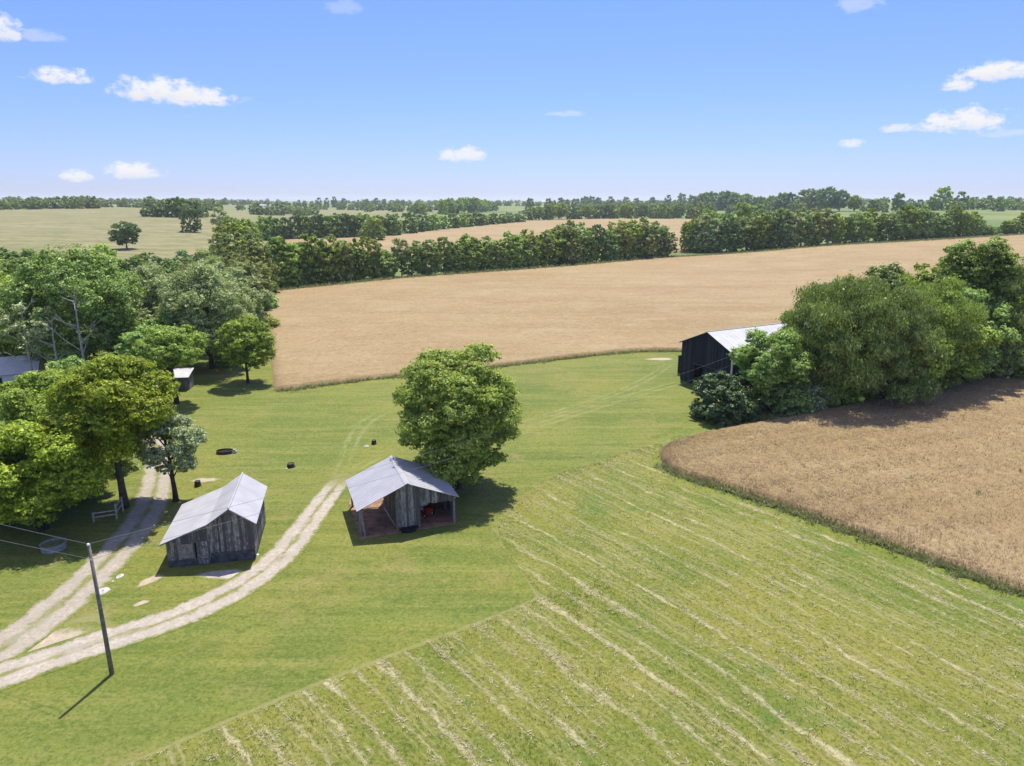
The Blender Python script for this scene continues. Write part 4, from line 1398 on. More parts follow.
row('hedgerow_tree', [(700, 246), (740, 240), (790, 236)], [(700, 213), (740, 207), (790, 206)], 8, ['hedge_a', 'hedge_b'], ['leaf_mid', 'leaf_bright'],
    'tree in the second rank behind the field gap, %s from the gap', 'second rank of trees by the field gap')
jrange = 1.6
row('hedgerow_tree', [(262, 240), (300, 239), (345, 238), (392, 236)], [(262, 217), (300, 217), (330, 214), (392, 216)], 18, ['far_a', 'far_b', 'hedge_b'], ['leaf_dark', 'leaf_mid', 'leaf_dark'],
    'dark tree of the row beyond the wood, %s from its left end', 'row of dark trees beyond the wood')
px_tree('tree', 'hedge_b', 'leaf_mid', 373, 241, 217, 'large rounded tree at the corner of the smaller wheat field', width=1.25)
row('hedgerow_tree', [(395, 236), (430, 231), (480, 226), (525, 222)], [(395, 213), (430, 216), (480, 214), (525, 212)], 16, ['far_a', 'far_b'], ['leaf_mid', 'leaf_dark'],
    'tree behind the smaller wheat field, %s from its left corner', 'trees behind the smaller wheat field')
row('hedgerow_tree', [(528, 221), (580, 219.5), (640, 219), (715, 219)], [(528, 208), (545, 203), (580, 206), (610, 205), (660, 202), (715, 203)], 22, ['far_a', 'far_b', 'far_c'], ['leaf_mid', 'leaf_dark', 'leaf_bright'],
    'tree along the top of the smaller wheat field, %s from the middle', 'trees along the top of the smaller wheat field')
row('copse_tree', [(146, 216.5), (165, 217), (185, 217.5), (204, 217)], [(146, 207), (160, 201), (185, 198), (204, 204)], 11, ['far_a', 'far_b'], ['leaf_dark'],
    'dark tree of the small copse on the hilltop, %s from its left end', 'trees of the hilltop copse')
row('parkland_tree', [(410, 214), (432, 215.5), (455, 214), (490, 211)], [(410, 204), (440, 200), (470, 198), (490, 199)], 12, ['far_a', 'far_c'], ['leaf_dark', 'leaf_mid'],
    'tree on the green slope beyond the smaller wheat field, %s from its left', 'trees on the green slope')
row('skyline_tree', [(690, 210), (760, 211), (860, 212), (930, 211), (1040, 210)], [(690, 195), (730, 192), (760, 197), (800, 191), (830, 188), (850, 195), (868, 203), (890, 193), (915, 197), (925, 204), (938, 187), (955, 189), (975, 198), (1000, 196), (1020, 203), (1040, 200)], 34, ['far_a', 'far_b', 'far_c'],
    ['leaf_far', 'leaf_dark', 'leaf_mid'], 'skyline tree beyond the green field at right, %s from its left', 'skyline trees beyond the right-hand green field')
row('skyline_tree', [(525, 209), (560, 208), (600, 207), (690, 207)], [(525, 198), (560, 199), (600, 196), (640, 197), (690, 193)], 16, ['far_a', 'far_b'], ['leaf_far', 'leaf_dark'],
    'skyline tree near the distant white barn, %s from its left', 'skyline trees by the distant white barn')
row('skyline_tree', [(280, 208), (340, 207), (420, 207)], [(280, 203), (300, 201), (330, 198), (380, 199), (420, 199)], 16, ['far_a', 'far_b'], ['leaf_far', 'leaf_dark'],
    'skyline tree near the distant green-roofed barn, %s from its left', 'skyline trees by the distant green-roofed barn')


# --- woods that read as one mass near the horizon
def far_woods():
    r = np.random.default_rng(9)
    protos = []
    for s in (1, 2, 3):
        t, c = make_tree(200 + s, 13.0, -0.8, 6.4, 14, 420, 2.0, 'hedge', limbs=False, bark_segments=4)
        n = len(c.vertices)
        v = np.empty(n * 3, np.float32)
        c.vertices.foreach_get('co', v)
        protos.append(v.reshape(-1, 4, 3))
        bpy.data.meshes.remove(c)
        bpy.data.meshes.remove(t)
    VV = []
    bands = [(-48, 48, 1500, 1700, 330), (-48, 48, 2000, 2400, 520), (-48, 48, 2900, 3500, 600), (-48, -15, 1150, 1350, 220), (-12, 4, 1250, 1420, 34), (4, 40, 1100, 1300, 90)]
    for a0, a1, r0, r1, n in bands:
        for k in range(n):
            a = math.radians(r.uniform(a0, a1))
            # broken into woods with openings between
            if math.sin(a * 41 + r0) + math.sin(a * 17 + r0 * 0.3) < -0.95:
                continue
            d = r.uniform(r0, r1)
            x, y = d * math.sin(a), d * math.cos(a)
            p = protos[r.integers(0, 3)]
            q = r.uniform(0, 6.28)
            s = r.uniform(0.75, 1.2)
            c_, s_ = math.cos(q) * s, math.sin(q) * s
            V = np.empty_like(p)
            V[..., 0] = p[..., 0] * c_ - p[..., 1] * s_ + x
            V[..., 1] = p[..., 0] * s_ + p[..., 1] * c_ + y
            V[..., 2] = p[..., 2] * s * r.uniform(0.8, 1.15) + tz(x, y) - 0.4
            VV.append(V)
    V = np.concatenate(VV)
    o = link('distant_woods', np_mesh('distant_woods', V.reshape(-1, 3), np.arange(len(V) * 4).reshape(-1, 4)), None, M['leaf_far'])
    tag(o, 'far dark woods along the horizon', 'woods', kind='stuff')


far_woods()

# ------------------------------------------------------------------ buildings
def boards(mb, p, q, z0, top, wr=(0.18, 0.30), th=0.03, seed=0, jit=0.015, holes=(), zj=0.06, gap=0.012):
    """Vertical boards from p to q (x, y); top is a function of the distance from p. holes: (from, to, low, high)."""
    r = random.Random(seed)
    p, q = Vector((p[0], p[1], 0)), Vector((q[0], q[1], 0))
    L = (q - p).length
    d = (q - p) / L
    n = Vector((d.y, -d.x, 0))
    s = 0.0
    while s < L - 0.03:
        w = min(r.uniform(*wr), L - s)
        e = s + w - gap
        for lo, hi in [(z0 + r.uniform(-zj, zj) * 0.6, None)]:
            spans = [(lo, None)]
            for h0, h1, hz0, hz1 in holes:
                if s + w / 2 > h0 and s + w / 2 < h1:
                    spans = []
                    if hz0 > lo + 0.05:
                        spans.append((lo, hz0))
                    spans.append((hz1, None))
            o = r.uniform(0, jit)
            for a, b in spans:
                ta, tb = (top(s), top(e)) if b is None else (b, b)
                if max(ta, tb) - a < 0.04:
                    continue
                P0 = [p + d * s + n * o, p + d * e + n * o, p + d * e + n * (o - th), p + d * s + n * (o - th)]
                mb.hexa([v + Vector((0, 0, a)) for v in P0] + [P0[0] + Vector((0, 0, ta)), P0[1] + Vector((0, 0, tb)), P0[2] + Vector((0, 0, tb)), P0[3] + Vector((0, 0, ta))])
        s += w
    return mb


def roof_slope(mb, x0, z0, x1, z1, y0, y1, th=0.05, rib=0.6, rib_h=0.03):
    """Sheet between eave (x0, z0) and ridge (x1, z1), ribs running up the slope."""
    mb.slab((x0, y0, z0), (x0, y1, z0), (x1, y1, z1), (x1, y0, z1), th)
    n = max(2, int((y1 - y0) / rib))
    for k in range(1, n):
        y = y0 + (y1 - y0) * k / n
        w = 0.025
        a, b = Vector((x0, y - w, z0)), Vector((x1, y - w, z1))
        c, d = Vector((x1, y + w, z1)), Vector((x0, y + w, z0))
        up = Vector((0, 0, rib_h))
        dn = Vector((0, 0, -0.01))
        mb.hexa([a + dn, b + dn, c + dn, d + dn, a + up, b + up, c + up, d + up])


def profile(pts):
    xs, zs = [p[0] for p in pts], [p[1] for p in pts]
    return lambda x: float(np.interp(x, xs, zs))


# --- old shed with a lean-to under one pale roof
def pale_shed():
    root = empty('old_shed', (-28.9, 54.0, 0), math.radians(12.3), 'dark weathered plank shed under a pale metal roof between the two drives', 'shed')
    W, D = 7.0, 7.5
    pf = [(0, 2.40), (3.45, 3.72), (5.25, 4.92), (W, 3.62)]
    f = profile(pf)
    mb = MB()
    boards(mb, (0, 0), (3.45, 0), 0.62, lambda s: f(s) - 0.06, (0.13, 0.22), seed=3, holes=[(2.28, 3.36, 0.0, 2.05)])
    boards(mb, (3.45, -0.03), (W, -0.03), 1.02, lambda s: f(3.45 + s) - 0.06, (0.13, 0.25), seed=4)
    mb.build('front_wall', M['old_boards'], root)
    mb = MB()
    boards(mb, (W, 0.0), (W, D), 0.35, lambda s: f(W) - 0.08, seed=5)
    boards(mb, (W, D), (0, D), 0.35, lambda s: f(W - s) - 0.06, seed=6)
    boards(mb, (0, D), (0, 0.02), 0.35, lambda s: f(0) - 0.06, seed=7)
    mb.build('rear_walls', M['old_boards'], root)
    mb = MB()
    mb.box(0.03, 3.4, 0.02, 0.25, -0.1, 0.66)
    mb.box(3.44, W - 0.04, 0.03, 0.27, -0.1, 1.06)
    mb.box(W - 0.25, W - 0.035, 0.28, D - 0.05, -0.1, 0.42)
    mb.box(0.03, 0.25, 0.26, D - 0.05, -0.1, 0.42)
    mb.build('footing', M['stone'], root)
    door = MB()
    boards(door, (2.36, -0.055), (3.40, -0.055), 0.12, lambda s: 2.16, (0.17, 0.24), seed=9, jit=0.008)
    do = door.build('plank_door', M['old_boards'], root)
    bt = MB()
    bt.box(2.38, 3.38, -0.105, -0.066, 0.45, 0.58).box(2.38, 3.38, -0.105, -0.066, 1.6, 1.73)
    bt.build('door_batten', M['old_boards'], do)
    sh = MB()
    boards(sh, (0.9, -0.06), (2.1, -0.06), 0.75, lambda s: 2.05, (0.16, 0.22), seed=10, jit=0.008)
    sh.build('board_hatch', M['beam'], root)
    rf = MB()
    y0, y1 = -0.38, D + 0.4
    roof_slope(rf, -0.38, 2.36, 3.45, 3.80, y0, y1, rib=2.2, rib_h=0.006)
    roof_slope(rf, 3.45, 3.805, 5.25, 5.03, y0, y1, rib=2.2, rib_h=0.006)
    roof_slope(rf, W + 0.36, 3.47, 5.25, 5.03, y0, y1, rib=2.2, rib_h=0.006)
    r = rf.build('roof', M['roof_pale'], root)
    cap = MB()
    cap.tube([(5.25, y0 - 0.02, 5.05), (5.25, y1 + 0.02, 5.05)], 0.075, 8)
    cap.build('ridge_cap', M['roof_pale'], r)
    tr = MB()
    for (xa, za), (xb, zb) in zip([(-0.34, 2.30), (3.45, 3.715), (5.25, 4.945)], [(3.45, 3.715), (5.25, 4.945), (W + 0.3, 3.43)]):
        tr.bar((xa, y0 + 0.06, za), (xb, y0 + 0.06, zb), 0.05, 0.13)
    tr.build('barge_board', M['old_boards'], root)


pale_shed()


# --- open-fronted shed
def open_shed():
    rot = math.radians(20)
    root = empty('open_shed', (-13.7, 59.7, 0), rot, 'open-fronted plank shed with a ribbed grey gable roof under the big tree', 'shed')
    W, D = 8.7, 7.0
    er, rg = 2.9, 4.70
    f = profile([(-0.5, 2.68), (W / 2, rg), (W + 0.5, 2.68)])
    rf = MB()
    y0, y1 = -0.45, D + 0.35
    roof_slope(rf, -0.5, 2.79, W / 2 - 0.15, rg + 0.12, y0, y1, rib=0.45, rib_h=0.014)
    roof_slope(rf, W + 0.4, 2.79, W / 2 - 0.15, rg + 0.12, y0, y1, rib=0.45, rib_h=0.014)
    r = rf.build('roof', M['roof_grey'], root)
    cap = MB()
    for q in (-1, 1):
        cx = W / 2 - 0.15
        cap.slab((cx + q * 0.24, y0 - 0.03, rg + 0.065), (cx + q * 0.24, y1 + 0.03, rg + 0.065), (cx, y1 + 0.03, rg + 0.177 + q * 0.002), (cx, y0 - 0.03, rg + 0.177 + q * 0.002), 0.02)
    cap.build('ridge_cap', M['roof_pale'], r)
    for x, y in [(0, 0), (0, 3.5), (0, D), (3.25, D), (3.25, 0.2), (5.35, 0.2), (W, 0.05), (W, 3.5), (W, D), (5.35, D)]:
        pm = MB()
        lean = -0.14 if (x, y) == (0, 0) else 0
        pm.bar((x + lean * -1.5, y, -0.1), (x + lean, y, f(x) - 0.05), 0.19)
        pm.build('post', M['beam'], root)
    bm = MB()
    bm.bar((3.2, 0.02, 2.62), (W + 0.2, 0.02, 2.62), 0.12, 0.2)
    bm.bar((-0.2, D - 0.02, 2.66), (W + 0.2, D - 0.02, 2.66), 0.12, 0.2)
    bm.bar((0.05, -0.3, 2.66), (0.05, D + 0.2, 2.66), 0.12, 0.18)
    bm.bar((W - 0.05, -0.3, 2.66), (W - 0.05, D + 0.2, 2.66), 0.12, 0.18)
    bm.build('tie_beam', M['beam'], root)
    br = MB()
    br.bar((2.1, 0.5, 2.45), (3.1, 0.4, 0.4), 0.11)
    br.build('brace', M['beam'], root)
    pn = MB()
    boards(pn, (3.22, -0.08), (5.40, -0.08), 0.42, lambda s: f(3.22 + s) - 0.03, (0.17, 0.28), seed=21)
    pn.build('front_panel', M['open_boards'], root)
    gb = MB()
    boards(gb, (5.42, -0.04), (W, -0.04), 2.3, lambda s: f(5.42 + s) - 0.05, (0.16, 0.26), seed=22, zj=0.2)
    gb.build('gable_boards', M['old_boards'], root)
    sw = MB()
    boards(sw, (W + 0.1, 0.15), (W + 0.1, D), 0.1, lambda s: 2.75, seed=23)
    boards(sw, (W, D + 0.1), (3.25, D + 0.1), 0.1, lambda s: f(W - s) - 0.06, seed=24)
    boards(sw, (3.25, D), (3.25, 0.5), 0.1, lambda s: f(3.25) - 0.1, seed=25)
    sw.build('inner_walls', M['old_boards'], root)
    lw = MB()
    boards(lw, (-0.10, 1.5), (-0.10, 0.05), 0.15, lambda s: 2.7, seed=26)
    lw.build('left_boards', M['open_boards'], root)
    fl = MB()
    fl.hexa([(-0.25, -0.35, -0.05), (W + 0.1, -0.35, -0.05), (W + 0.1, D + 1.6, -0.05), (-0.25, D + 1.6, -0.05), (-0.25, -0.35, 0.03), (W + 0.1, -0.35, 0.03), (W + 0.1, D + 0.3, 0.05), (-0.25, D + 1.6, 0.05)])
    fl.build('earth_floor', M['dirt_floor'], root)
    return rot


SHED_ROT = open_shed()


def to_world(o, rot, x, y):
    return (o[0] + x * math.cos(rot) - y * math.sin(rot), o[1] + x * math.sin(rot) + y * math.cos(rot))


def lawn_tractor():
    x, y = to_world((-13.7, 59.7), SHED_ROT, 6.5, 2.7)
    root = empty('lawn_tractor', (x, y, 0.04), SHED_ROT + 0.4, 'small red and white ride-on mower parked inside the open-fronted shed', 'lawn tractor')
    b = MB()
    b.box(-0.28, 0.28, -0.85, -0.05, 0.45, 0.82).box(-0.24, 0.24, -0.92, -0.1, 0.82, 0.92)
    b.build('hood', M['red'], root)
    b = MB()
    b.box(-0.42, 0.42, 0.15, 0.85, 0.55, 0.72).box(-0.30, 0.30, -0.05, 0.15, 0.42, 0.5)
    b.build('fender', M['white'], root)
    b = MB()
    b.box(-0.24, 0.24, 0.3, 0.75, 0.72, 0.84).box(-0.24, 0.24, 0.7, 0.8, 0.84, 1.15)
    b.build('seat', M['white'], root)
    b = MB()
    b.tube([(0, -0.1, 0.8), (0, 0.12, 1.08)], 0.025, 6)
    b.lathe([(0.19, -0.015), (0.19, 0.015), (0.16, 0.015), (0.16, -0.015), (0.19, -0.015)], 16, (0, 0.13, 1.1))
    b.build('steering_wheel', M['black'], root)
    b = MB()
    b.lathe([(0.0, 0.12), (0.62, 0.12), (0.62, 0.32), (0.0, 0.34)], 18, (0, 0.0, 0), 1, 0.7)
    b.build('mower_deck', M['red'], root)
    for sx, yy, rr, w in ((-1, -0.6, 0.21, 0.16), (1, -0.6, 0.21, 0.16), (-1, 0.5, 0.32, 0.24), (1, 0.5, 0.32, 0.24)):
        b = MB()
        xx = sx * 0.47
        b.tube([(xx - w / 2, yy, rr), (xx - w * 0.4, yy, rr), (xx + w * 0.4, yy, rr), (xx + w / 2, yy, rr)], [rr * 0.85, rr, rr, rr * 0.85], 18)
        wh = b.build('wheel', M['black'], root)
        b = MB()
        b.tube([(xx - w / 2 - 0.01, yy, rr), (xx + w / 2 + 0.01, yy, rr)], rr * 0.5, 14)
        b.build('rim', M['white'], wh)


lawn_tractor()
x, y = to_world((-13.7, 59.7), SHED_ROT, 4.2, -0.35)
mb = MB().lathe([(0.0, 0.03), (0.72, 0.03), (0.8, 0.34), (0.74, 0.34), (0.66, 0.1), (0.0, 0.1)], 24, (0, 0, 0), 1, 0.5)
o = mb.build('feed_tub', M['black'], None, (x, y, 0.0))
o.rotation_euler = (0, 0, SHED_ROT)
tag(o, 'low black oval tub under the hanging panel of the open-fronted shed', 'tub')


# --- black tobacco barn
def black_barn():
    rot = math.radians(-61.5)
    root = empty('black_barn', (28.8, 118.0, 0), rot, 'big black plank barn with a white metal roof by the willows', 'barn')
    W, D, E_, R_ = 11.95, 22.0, 6.85, 9.35
    f = profile([(0, E_), (W / 2, R_), (W, E_)])
    mb = MB()
    boards(mb, (0, 0), (W, 0), 0.25, lambda s: f(s) - 0.03, (0.24, 0.36), th=0.04, seed=31, jit=0.02, holes=[(3.3, 7.6, 0.0, 3.6)])
    mb.build('gable_wall', M['black_boards'], root)
    mb = MB()
    boards(mb, (W, 0), (W, D), 0.25, lambda s: E_ - 0.05, (0.26, 0.4), th=0.04, seed=32)
    boards(mb, (0, D), (0, 0), 0.25, lambda s: E_ - 0.05, (0.26, 0.4), th=0.04, seed=33)
    boards(mb, (W, D), (0, D), 0.25, lambda s: f(W - s) - 0.03, (0.26, 0.4), th=0.04, seed=34)
    mb.build('side_walls', M['black_boards'], root)
    mb = MB()
    mb.box(0.06, W - 0.06, 0.06, 0.3, -0.2, 0.3)
    mb.box(0.06, 0.3, 0.31, D - 0.06, -0.2, 0.3).box(W - 0.3, W - 0.06, 0.31, D - 0.06, -0.2, 0.3)
    mb.build('footing', M['stone'], root)
    dm = MB()
    boards(dm, (5.3, -0.07), (7.75, -0.07), 0.15, lambda s: 3.5, (0.24, 0.32), seed=35)
    dm.build('sliding_door', M['black_boards'], root)
    dm = MB()
    dm.bar((3.0, -0.10, 3.66), (8.6, -0.10, 3.66), 0.06, 0.1)
    dm.build('door_rail', M['stone'], root)
    rf = MB()
    y0, y1 = -0.35, D + 0.35
    roof_slope(rf, -0.45, E_ - 0.12, W / 2, R_ + 0.12, y0, y1, rib=0.9, rib_h=0.014)
    roof_slope(rf, W + 0.45, E_ - 0.12, W / 2, R_ + 0.12, y0, y1, rib=0.9, rib_h=0.014)
    r = rf.build('roof', M['roof_white'], root)
    mb = MB().tube([(W / 2, y0, R_ + 0.14), (W / 2, y1, R_ + 0.14)], 0.08, 8)
    mb.build('ridge_cap', M['roof_white'], r)
    tr = MB()
    tr.bar((-0.4, y0 + 0.04, E_ - 0.2), (W / 2, y0 + 0.04, R_ + 0.02), 0.05, 0.16)
    tr.bar((W / 2, y0 + 0.045, R_ + 0.02), (W + 0.4, y0 + 0.045, E_ - 0.2), 0.05, 0.16)
    tr.build('barge_board', M['black_boards'], root)
    an = MB()
    boards(an, (-4.3, 3.2), (-0.1, 3.2), 0.1, lambda s: 3.2 + 0.25 * s, (0.24, 0.36), seed=36)
    boards(an, (-4.3, 7.0), (-4.3, 3.2), 0.1, lambda s: 3.2, (0.24, 0.36), seed=37)
    a = an.build('annex', M['black_boards'], root)
    ar = MB()
    ar.slab((-4.55, 3.0, 3.2), (-4.55, 7.2, 3.2), (-0.06, 7.2, 4.32), (-0.06, 3.0, 4.32), 0.05)
    ar.build('annex_roof', M['black_boards'], a)
    # service mast that takes the wires
    return rot


BARN_ROT = black_barn()
bx, by = to_world((28.8, 118.0), BARN_ROT, 12.4, -0.9)
mb = MB().tube([(0, 0, -0.2), (0, 0, 3.4), (0, 0, 7.0)], [0.15, 0.14, 0.12], 10)
root = empty('service_post', (bx, by, 0), 0, 'pale post at the near corner of the black barn, where the wires end', 'post')
mb.build('mast', M['white'], root)
MB().box(-0.16, 0.16, -0.24, -0.12, 2.2, 2.9).build('meter_box', M['galv'], root)

# --- utility pole and wires
PX, PY = at(112, 674)
PTOP = 9.25
pole = empty('utility_pole', (PX, PY, 0), 0, 'tall grey wooden utility pole on the grass below the fork of the drives', 'pole')
mb = MB().tube([(0, 0, -0.3), (-0.06, 0.0, 4.5), (-0.16, 0.02, PTOP)], [0.15, 0.125, 0.095], 12)
mb.build('shaft', M['pole'], pole, smooth=True)
for zz, hw in ((PTOP - 0.05, 0.0), (PTOP - 1.05, 0.0)):
    mb = MB().lathe([(0.0, -0.06), (0.05, -0.06), (0.09, 0.0), (0.09, 0.05), (0.05, 0.11), (0.0, 0.12)], 10, (-0.16 + (PTOP - zz) * 0.02, -0.02, zz + 0.06))
    mb.build('insulator', M['white'], pole)


def wire(a, b, sag, label, group, r=0.011):
    a, b = Vector(a), Vector(b)
    pts = []
    for i in range(29):
        q = i / 28
        p = a.lerp(b, q)
        p.z -= sag * 4 * q * (1 - q)
        pts.append(p)
    o = MB().tube(pts, r, 5).build('power_wire', M['wire'])
    tag(o, label, 'wire', group)


def sight(u, v, z):
    dx, dy, dz = pix_dir(u, v)
    t = (CAM_H - z) / -dz
    return Vector((dx * t, dy * t, z))


top = Vector((PX - 0.16, PY + 0.02, PTOP + 0.06))
low = Vector((PX - 0.14, PY + 0.02, PTOP - 0.98))
for s, zz, lb in ((top, PTOP + 0.3, 'upper wire running left from the utility pole top'), (low, PTOP - 0.75, 'lower wire running left from the utility pole')):
    tgt = sight(0, 521, 9.5) if s is top else sight(0, 537, 8.5)
    d = (tgt - s).normalized()
    wire(s, s + d * 38, 0.35, lb, None)
wire(top, (bx, by, 6.9), 0.9, 'upper long wire from the utility pole to the black barn', None)
wire(low, (bx, by, 5.4), 0.9, 'lower long wire from the utility pole to the black barn', None)


# --- white house and lean-to in the wood
def white_house():
    x, y = at(12, 392)
    rot = math.radians(22)
    root = empty('white_house', (x - 6.5, y - 1.5, 0), rot, 'white house with a grey roof half hidden among the left-hand trees', 'house')
    W, D = 10.0, 7.0
    MB().box(0, W, 0, D, 0, 2.9).build('wall', M['siding'], root)
    rf = MB()
    rf.slab((-0.4, -0.45, 2.75), (W + 0.4, -0.45, 2.75), (W + 0.4, D / 2, 5.0), (-0.4, D / 2, 5.0), 0.08)
    rf.slab((-0.4, D + 0.45, 2.75), (W + 0.4, D + 0.45, 2.75), (W + 0.4, D / 2, 5.003), (-0.4, D / 2, 5.003), 0.08)
    rf.build('roof', M['roof_white'], root)
    gb = MB()
    for xx in (0.0, W - 0.1):
        gb.hexa([(xx, 0, 2.9), (xx + 0.1, 0, 2.9), (xx + 0.1, D, 2.9), (xx, D, 2.9), (xx, D / 2 - 0.02, 4.9), (xx + 0.1, D / 2 - 0.02, 4.9), (xx + 0.1, D / 2 + 0.02, 4.9), (xx, D / 2 + 0.02, 4.9)])
    gb.build('gable', M['siding'], root)
    for wx in (1.5, 4.4, 7.4):
        w = MB().box(wx - 0.08, wx + 0.98, -0.05, -0.004, 1.0, 2.38).build('window', M['white'], root)
        MB().box(wx, wx + 0.9, -0.07, -0.052, 1.08, 2.3).build('pane', M['glass'], w)


white_house()


def lean_to():
    x, y = at(169, 391)
    rot = math.radians(8)
    root = empty('garden_shed', (x, y + 0.2, 0), rot, 'tiny grey plank lean-to with a white metal roof behind the fork-trunked tree', 'shed')
    W, D = 3.0, 2.8
    mb = MB()
    boards(mb, (0, 0), (W, 0), 0.05, lambda s: 2.2, (0.16, 0.24), seed=41)
    boards(mb, (W, 0), (W, D), 0.05, lambda s: 2.2 + 0.22 * s, (0.16, 0.24), seed=42)
    boards(mb, (W, D), (0, D), 0.05, lambda s: 2.8, (0.16, 0.24), seed=43)
    boards(mb, (0, D), (0, 0), 0.05, lambda s: 2.8 - 0.22 * s, (0.16, 0.24), seed=44)
    mb.build('wall', M['open_boards'], root)
    mb = MB()
    mb.slab((-0.25, -0.35, 2.22), (W + 0.25, -0.35, 2.22), (W + 0.25, D + 0.3, 3.0), (-0.25, D + 0.3, 3.0), 0.05)
    mb.build('roof', M['roof_white'], root)


lean_to()


# --- small things on the grass
def stock_tank():
    x, y = at(54, 549)
    root = empty('stock_tank', (x, y, 0), 0.3, 'round grey stock tank with mossy fill on the shaded grass', 'stock tank')
    MB().lathe([(0.0, 0.0), (0.98, 0.0), (1.0, 0.1), (0.98, 0.22), (1.0, 0.36), (1.0, 0.58), (1.04, 0.6), (1.0, 0.62), (0.95, 0.6), (0.95, 0.2)], 32).build('tank', M['galv'], root, smooth=False)
    MB().lathe([(0.0, 0.44), (0.4, 0.45), (0.952, 0.41)], 28).build('fill', M['water'], root)


stock_tank()


def rail_fence():
    a, b = at(94, 522), at(117, 519)
    c = at(123, 511)
    root = empty('rail_fence', (a[0], a[1], 0), 0, 'short pale rail fence beside the trunk of the drive-side tree', 'fence')
    pts = [Vector((0, 0, 0)), Vector((b[0] - a[0], b[1] - a[1], 0)), Vector((c[0] - a[0], c[1] - a[1], 0))]
    for p, h in zip(pts, (1.0, 1.6, 1.5)):
        MB().bar(p + Vector((0, 0, -0.1)), p + Vector((0.03, 0, h)), 0.13).build('post', M['pale_wood'], root)
    for i, z in ((0, 0.85), (0, 0.45), (1, 1.25), (1, 0.7)):
        MB().bar(pts[i] + Vector((0, 0.075, z)), pts[i + 1] + Vector((0, 0.075, z + 0.05)), 0.04, 0.12).build('rail', M['pale_wood'], root)


rail_fence()


def fire_ring():
    x, y = at(225, 453)
    root = empty('fire_ring', (x, y, 0), 0.1, 'low dark oval ring with a pale end on the lawn behind the pale-roofed shed', 'fire ring')
    MB().lathe([(1.0, 0.0), (1.03, 0.38), (0.93, 0.4), (0.9, 0.06), (0.0, 0.05)], 22, (0, 0, 0), 1, 0.62).build('ring', M['rust'], root)
    MB().box(0.92, 1.42, -0.28, 0.22, 0.0, 0.26).box(1.05, 1.3, -0.2, 0.1, 0.26, 0.46).build('pale_block', M['rock'], root)
    MB().bar((-0.5, -0.1, 0.22), (0.55, 0.12, 0.3), 0.14).bar((-0.3, 0.2, 0.2), (0.4, -0.3, 0.32), 0.12).build('log', M['bark_dark'], root)


fire_ring()


def lump(name, u, v, r, mat, label, cat, seed, flat=0.7):
    rr = random.Random(seed)
    x, y = at(u, v)
    prof = []
    for i in range(6):
        t = i / 5
        prof.append((r * math.cos(t * 1.45) * rr.uniform(0.85, 1.1), r * flat * math.sin(t * 1.57)))
    mb = MB().lathe(prof, 11, (0, 0, -0.03), 1, rr.uniform(0.7, 1))
    mb.v = [(a * rr.uniform(0.86, 1.14), b * rr.uniform(0.86, 1.14), c) for a, b, c in mb.v]
    o = mb.build(name, M[mat], None, (x, y, 0))
    o.rotation_euler = (0, 0, rr.uniform(0, 3))
    return tag(o, label, cat)


def stump(u, v, r, h, label):
    x, y = at(u, v)
    root = empty('tree_stump', (x, y, 0), 0, label, 'stump')
    rr = random.Random(int(u))
    n = 14
    mb = MB().lathe([(r * 1.35, -0.05), (r * 1.05, 0.15), (r, h * 0.7), (r * 0.95, h)], n)
    mb.v = [(a * rr.uniform(0.9, 1.1), b * rr.uniform(0.9, 1.1), c) for a, b, c in mb.v]
    mb.build('bark', M['bark_dark'], root)
    MB().lathe([(0.0, h - 0.03), (r * 0.93, h - 0.06)], n).build('cut_face', M['rust'], root)


stump(198, 486, 0.3, 0.6, 'dark broken stump beside the small silvery tree')
stump(291, 467, 0.40, 0.45, 'squat black stump alone on the lawn between the two sheds')
stump(374, 444, 0.28, 0.5, 'small dark stump on the lawn left of the big tree')
lump('boulder', 366, 447, 0.45, 'rock', 'low grey rock beside the small dark stump', 'rock', 3, 0.5)
lump('boulder', 286.5, 468.5, 0.2, 'rock', 'small white stone touching the squat black stump', 'rock', 4, 0.5)
lump('boulder', 257, 555, 0.2, 'white', 'small white stone at the right corner of the pale-roofed shed', 'rock', 7, 0.6)
for u, v, r, lb in [(103, 591, 0.62, 'largest flat pale stone lying beside the gravel drive'), (112, 581, 0.3, 'middle flat pale stone beside the gravel drive'), (120, 576, 0.42, 'farthest flat pale stone beside the gravel drive')]:
    lump('flat_stone', u, v, r, 'rock', lb, 'stone', int(u), 0.12)


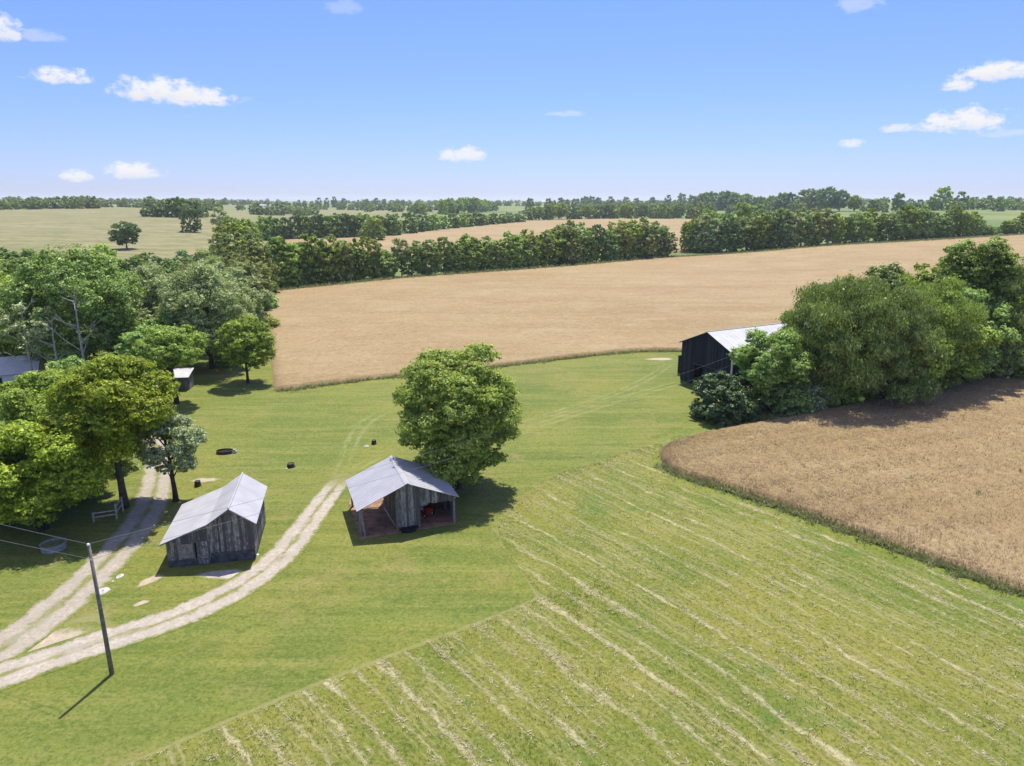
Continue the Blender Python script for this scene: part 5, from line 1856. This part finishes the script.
# --- farms on the skyline
def far_building(name, u, v, w, d, h, rh, wall, roof, rot, label, cat, windows=0):
    x, y = at(u, v)
    root = empty(name, (x, y, tz(x, y) - 0.3), rot, label, cat)
    MB().box(-w / 2, w / 2, -d / 2, d / 2, 0, h).build('wall', M[wall], root)
    rf = MB()
    rf.slab((-w / 2 - 0.5, -d / 2 - 0.5, h - 0.2), (w / 2 + 0.5, -d / 2 - 0.5, h - 0.2), (w / 2 + 0.5, 0, h + rh), (-w / 2 - 0.5, 0, h + rh), 0.15)
    rf.slab((-w / 2 - 0.5, d / 2 + 0.5, h - 0.2), (w / 2 + 0.5, d / 2 + 0.5, h - 0.2), (w / 2 + 0.5, 0, h + rh + 0.004), (-w / 2 - 0.5, 0, h + rh + 0.004), 0.15)
    rf.build('roof', M[roof], root)
    g = MB()
    for s in (-1, 1):
        a = s * (w / 2 - 0.1)
        g.hexa([(a - 0.1, -d / 2, h), (a + 0.1, -d / 2, h), (a + 0.1, d / 2, h), (a - 0.1, d / 2, h), (a - 0.1, -0.05, h + rh - 0.2), (a + 0.1, -0.05, h + rh - 0.2), (a + 0.1, 0.05, h + rh - 0.2), (a - 0.1, 0.05, h + rh - 0.2)])
    g.build('gable', M[wall], root)
    for k in range(windows):
        wx = -w / 2 + w * (k + 0.5) / windows
        MB().box(wx - 0.6, wx + 0.6, -d / 2 - 0.08, -d / 2 - 0.01, h * 0.35, h * 0.75).build('window', M['glass'], root)


far_building('barn', 379, 208, 22, 12, 4, 5, 'black_boards', 'green_roof', 0.15, 'distant dark barn with a pale green roof on the skyline', 'barn')
far_building('barn', 544, 203, 26, 14, 5, 6, 'siding', 'roof_white', 0.3, 'distant white-roofed barn among skyline trees', 'barn')
far_building('farmhouse', 922, 206, 11, 9, 6, 3.5, 'white', 'roof_grey', 0.2, 'white farmhouse between skyline trees at right', 'house', 3)
far_building('farmhouse', 263, 207, 17, 9, 4, 3, 'white', 'roof_pale', 0.1, 'longer pale farm building on the skyline left of centre', 'house', 3)
far_building('farmhouse', 252, 207, 9, 8, 4, 3, 'siding', 'brown_roof', 0.1, 'small pale farm building left of the longer one on the skyline', 'house', 2)

# ------------------------------------------------------------------ haze
def haze():
    m = bpy.data.materials.new('haze_air')
    m.use_nodes = True
    t = NT(m.node_tree)
    t.n.clear()
    v = t.node('ShaderNodeVolumePrincipled', Color=(0.80, 0.88, 1.0), Density=0.00007, Anisotropy=0.2)
    out = t.n.new('ShaderNodeOutputMaterial')
    t.l.new(v.outputs[0], out.inputs['Volume'])
    o = MB().box(-13000, 13000, -13000, 13000, -6, 75).build('haze', m)
    tag(o, 'thin blue summer haze over the farmland', 'haze', kind='stuff')


USE_HAZE = True
if USE_HAZE:
    haze()
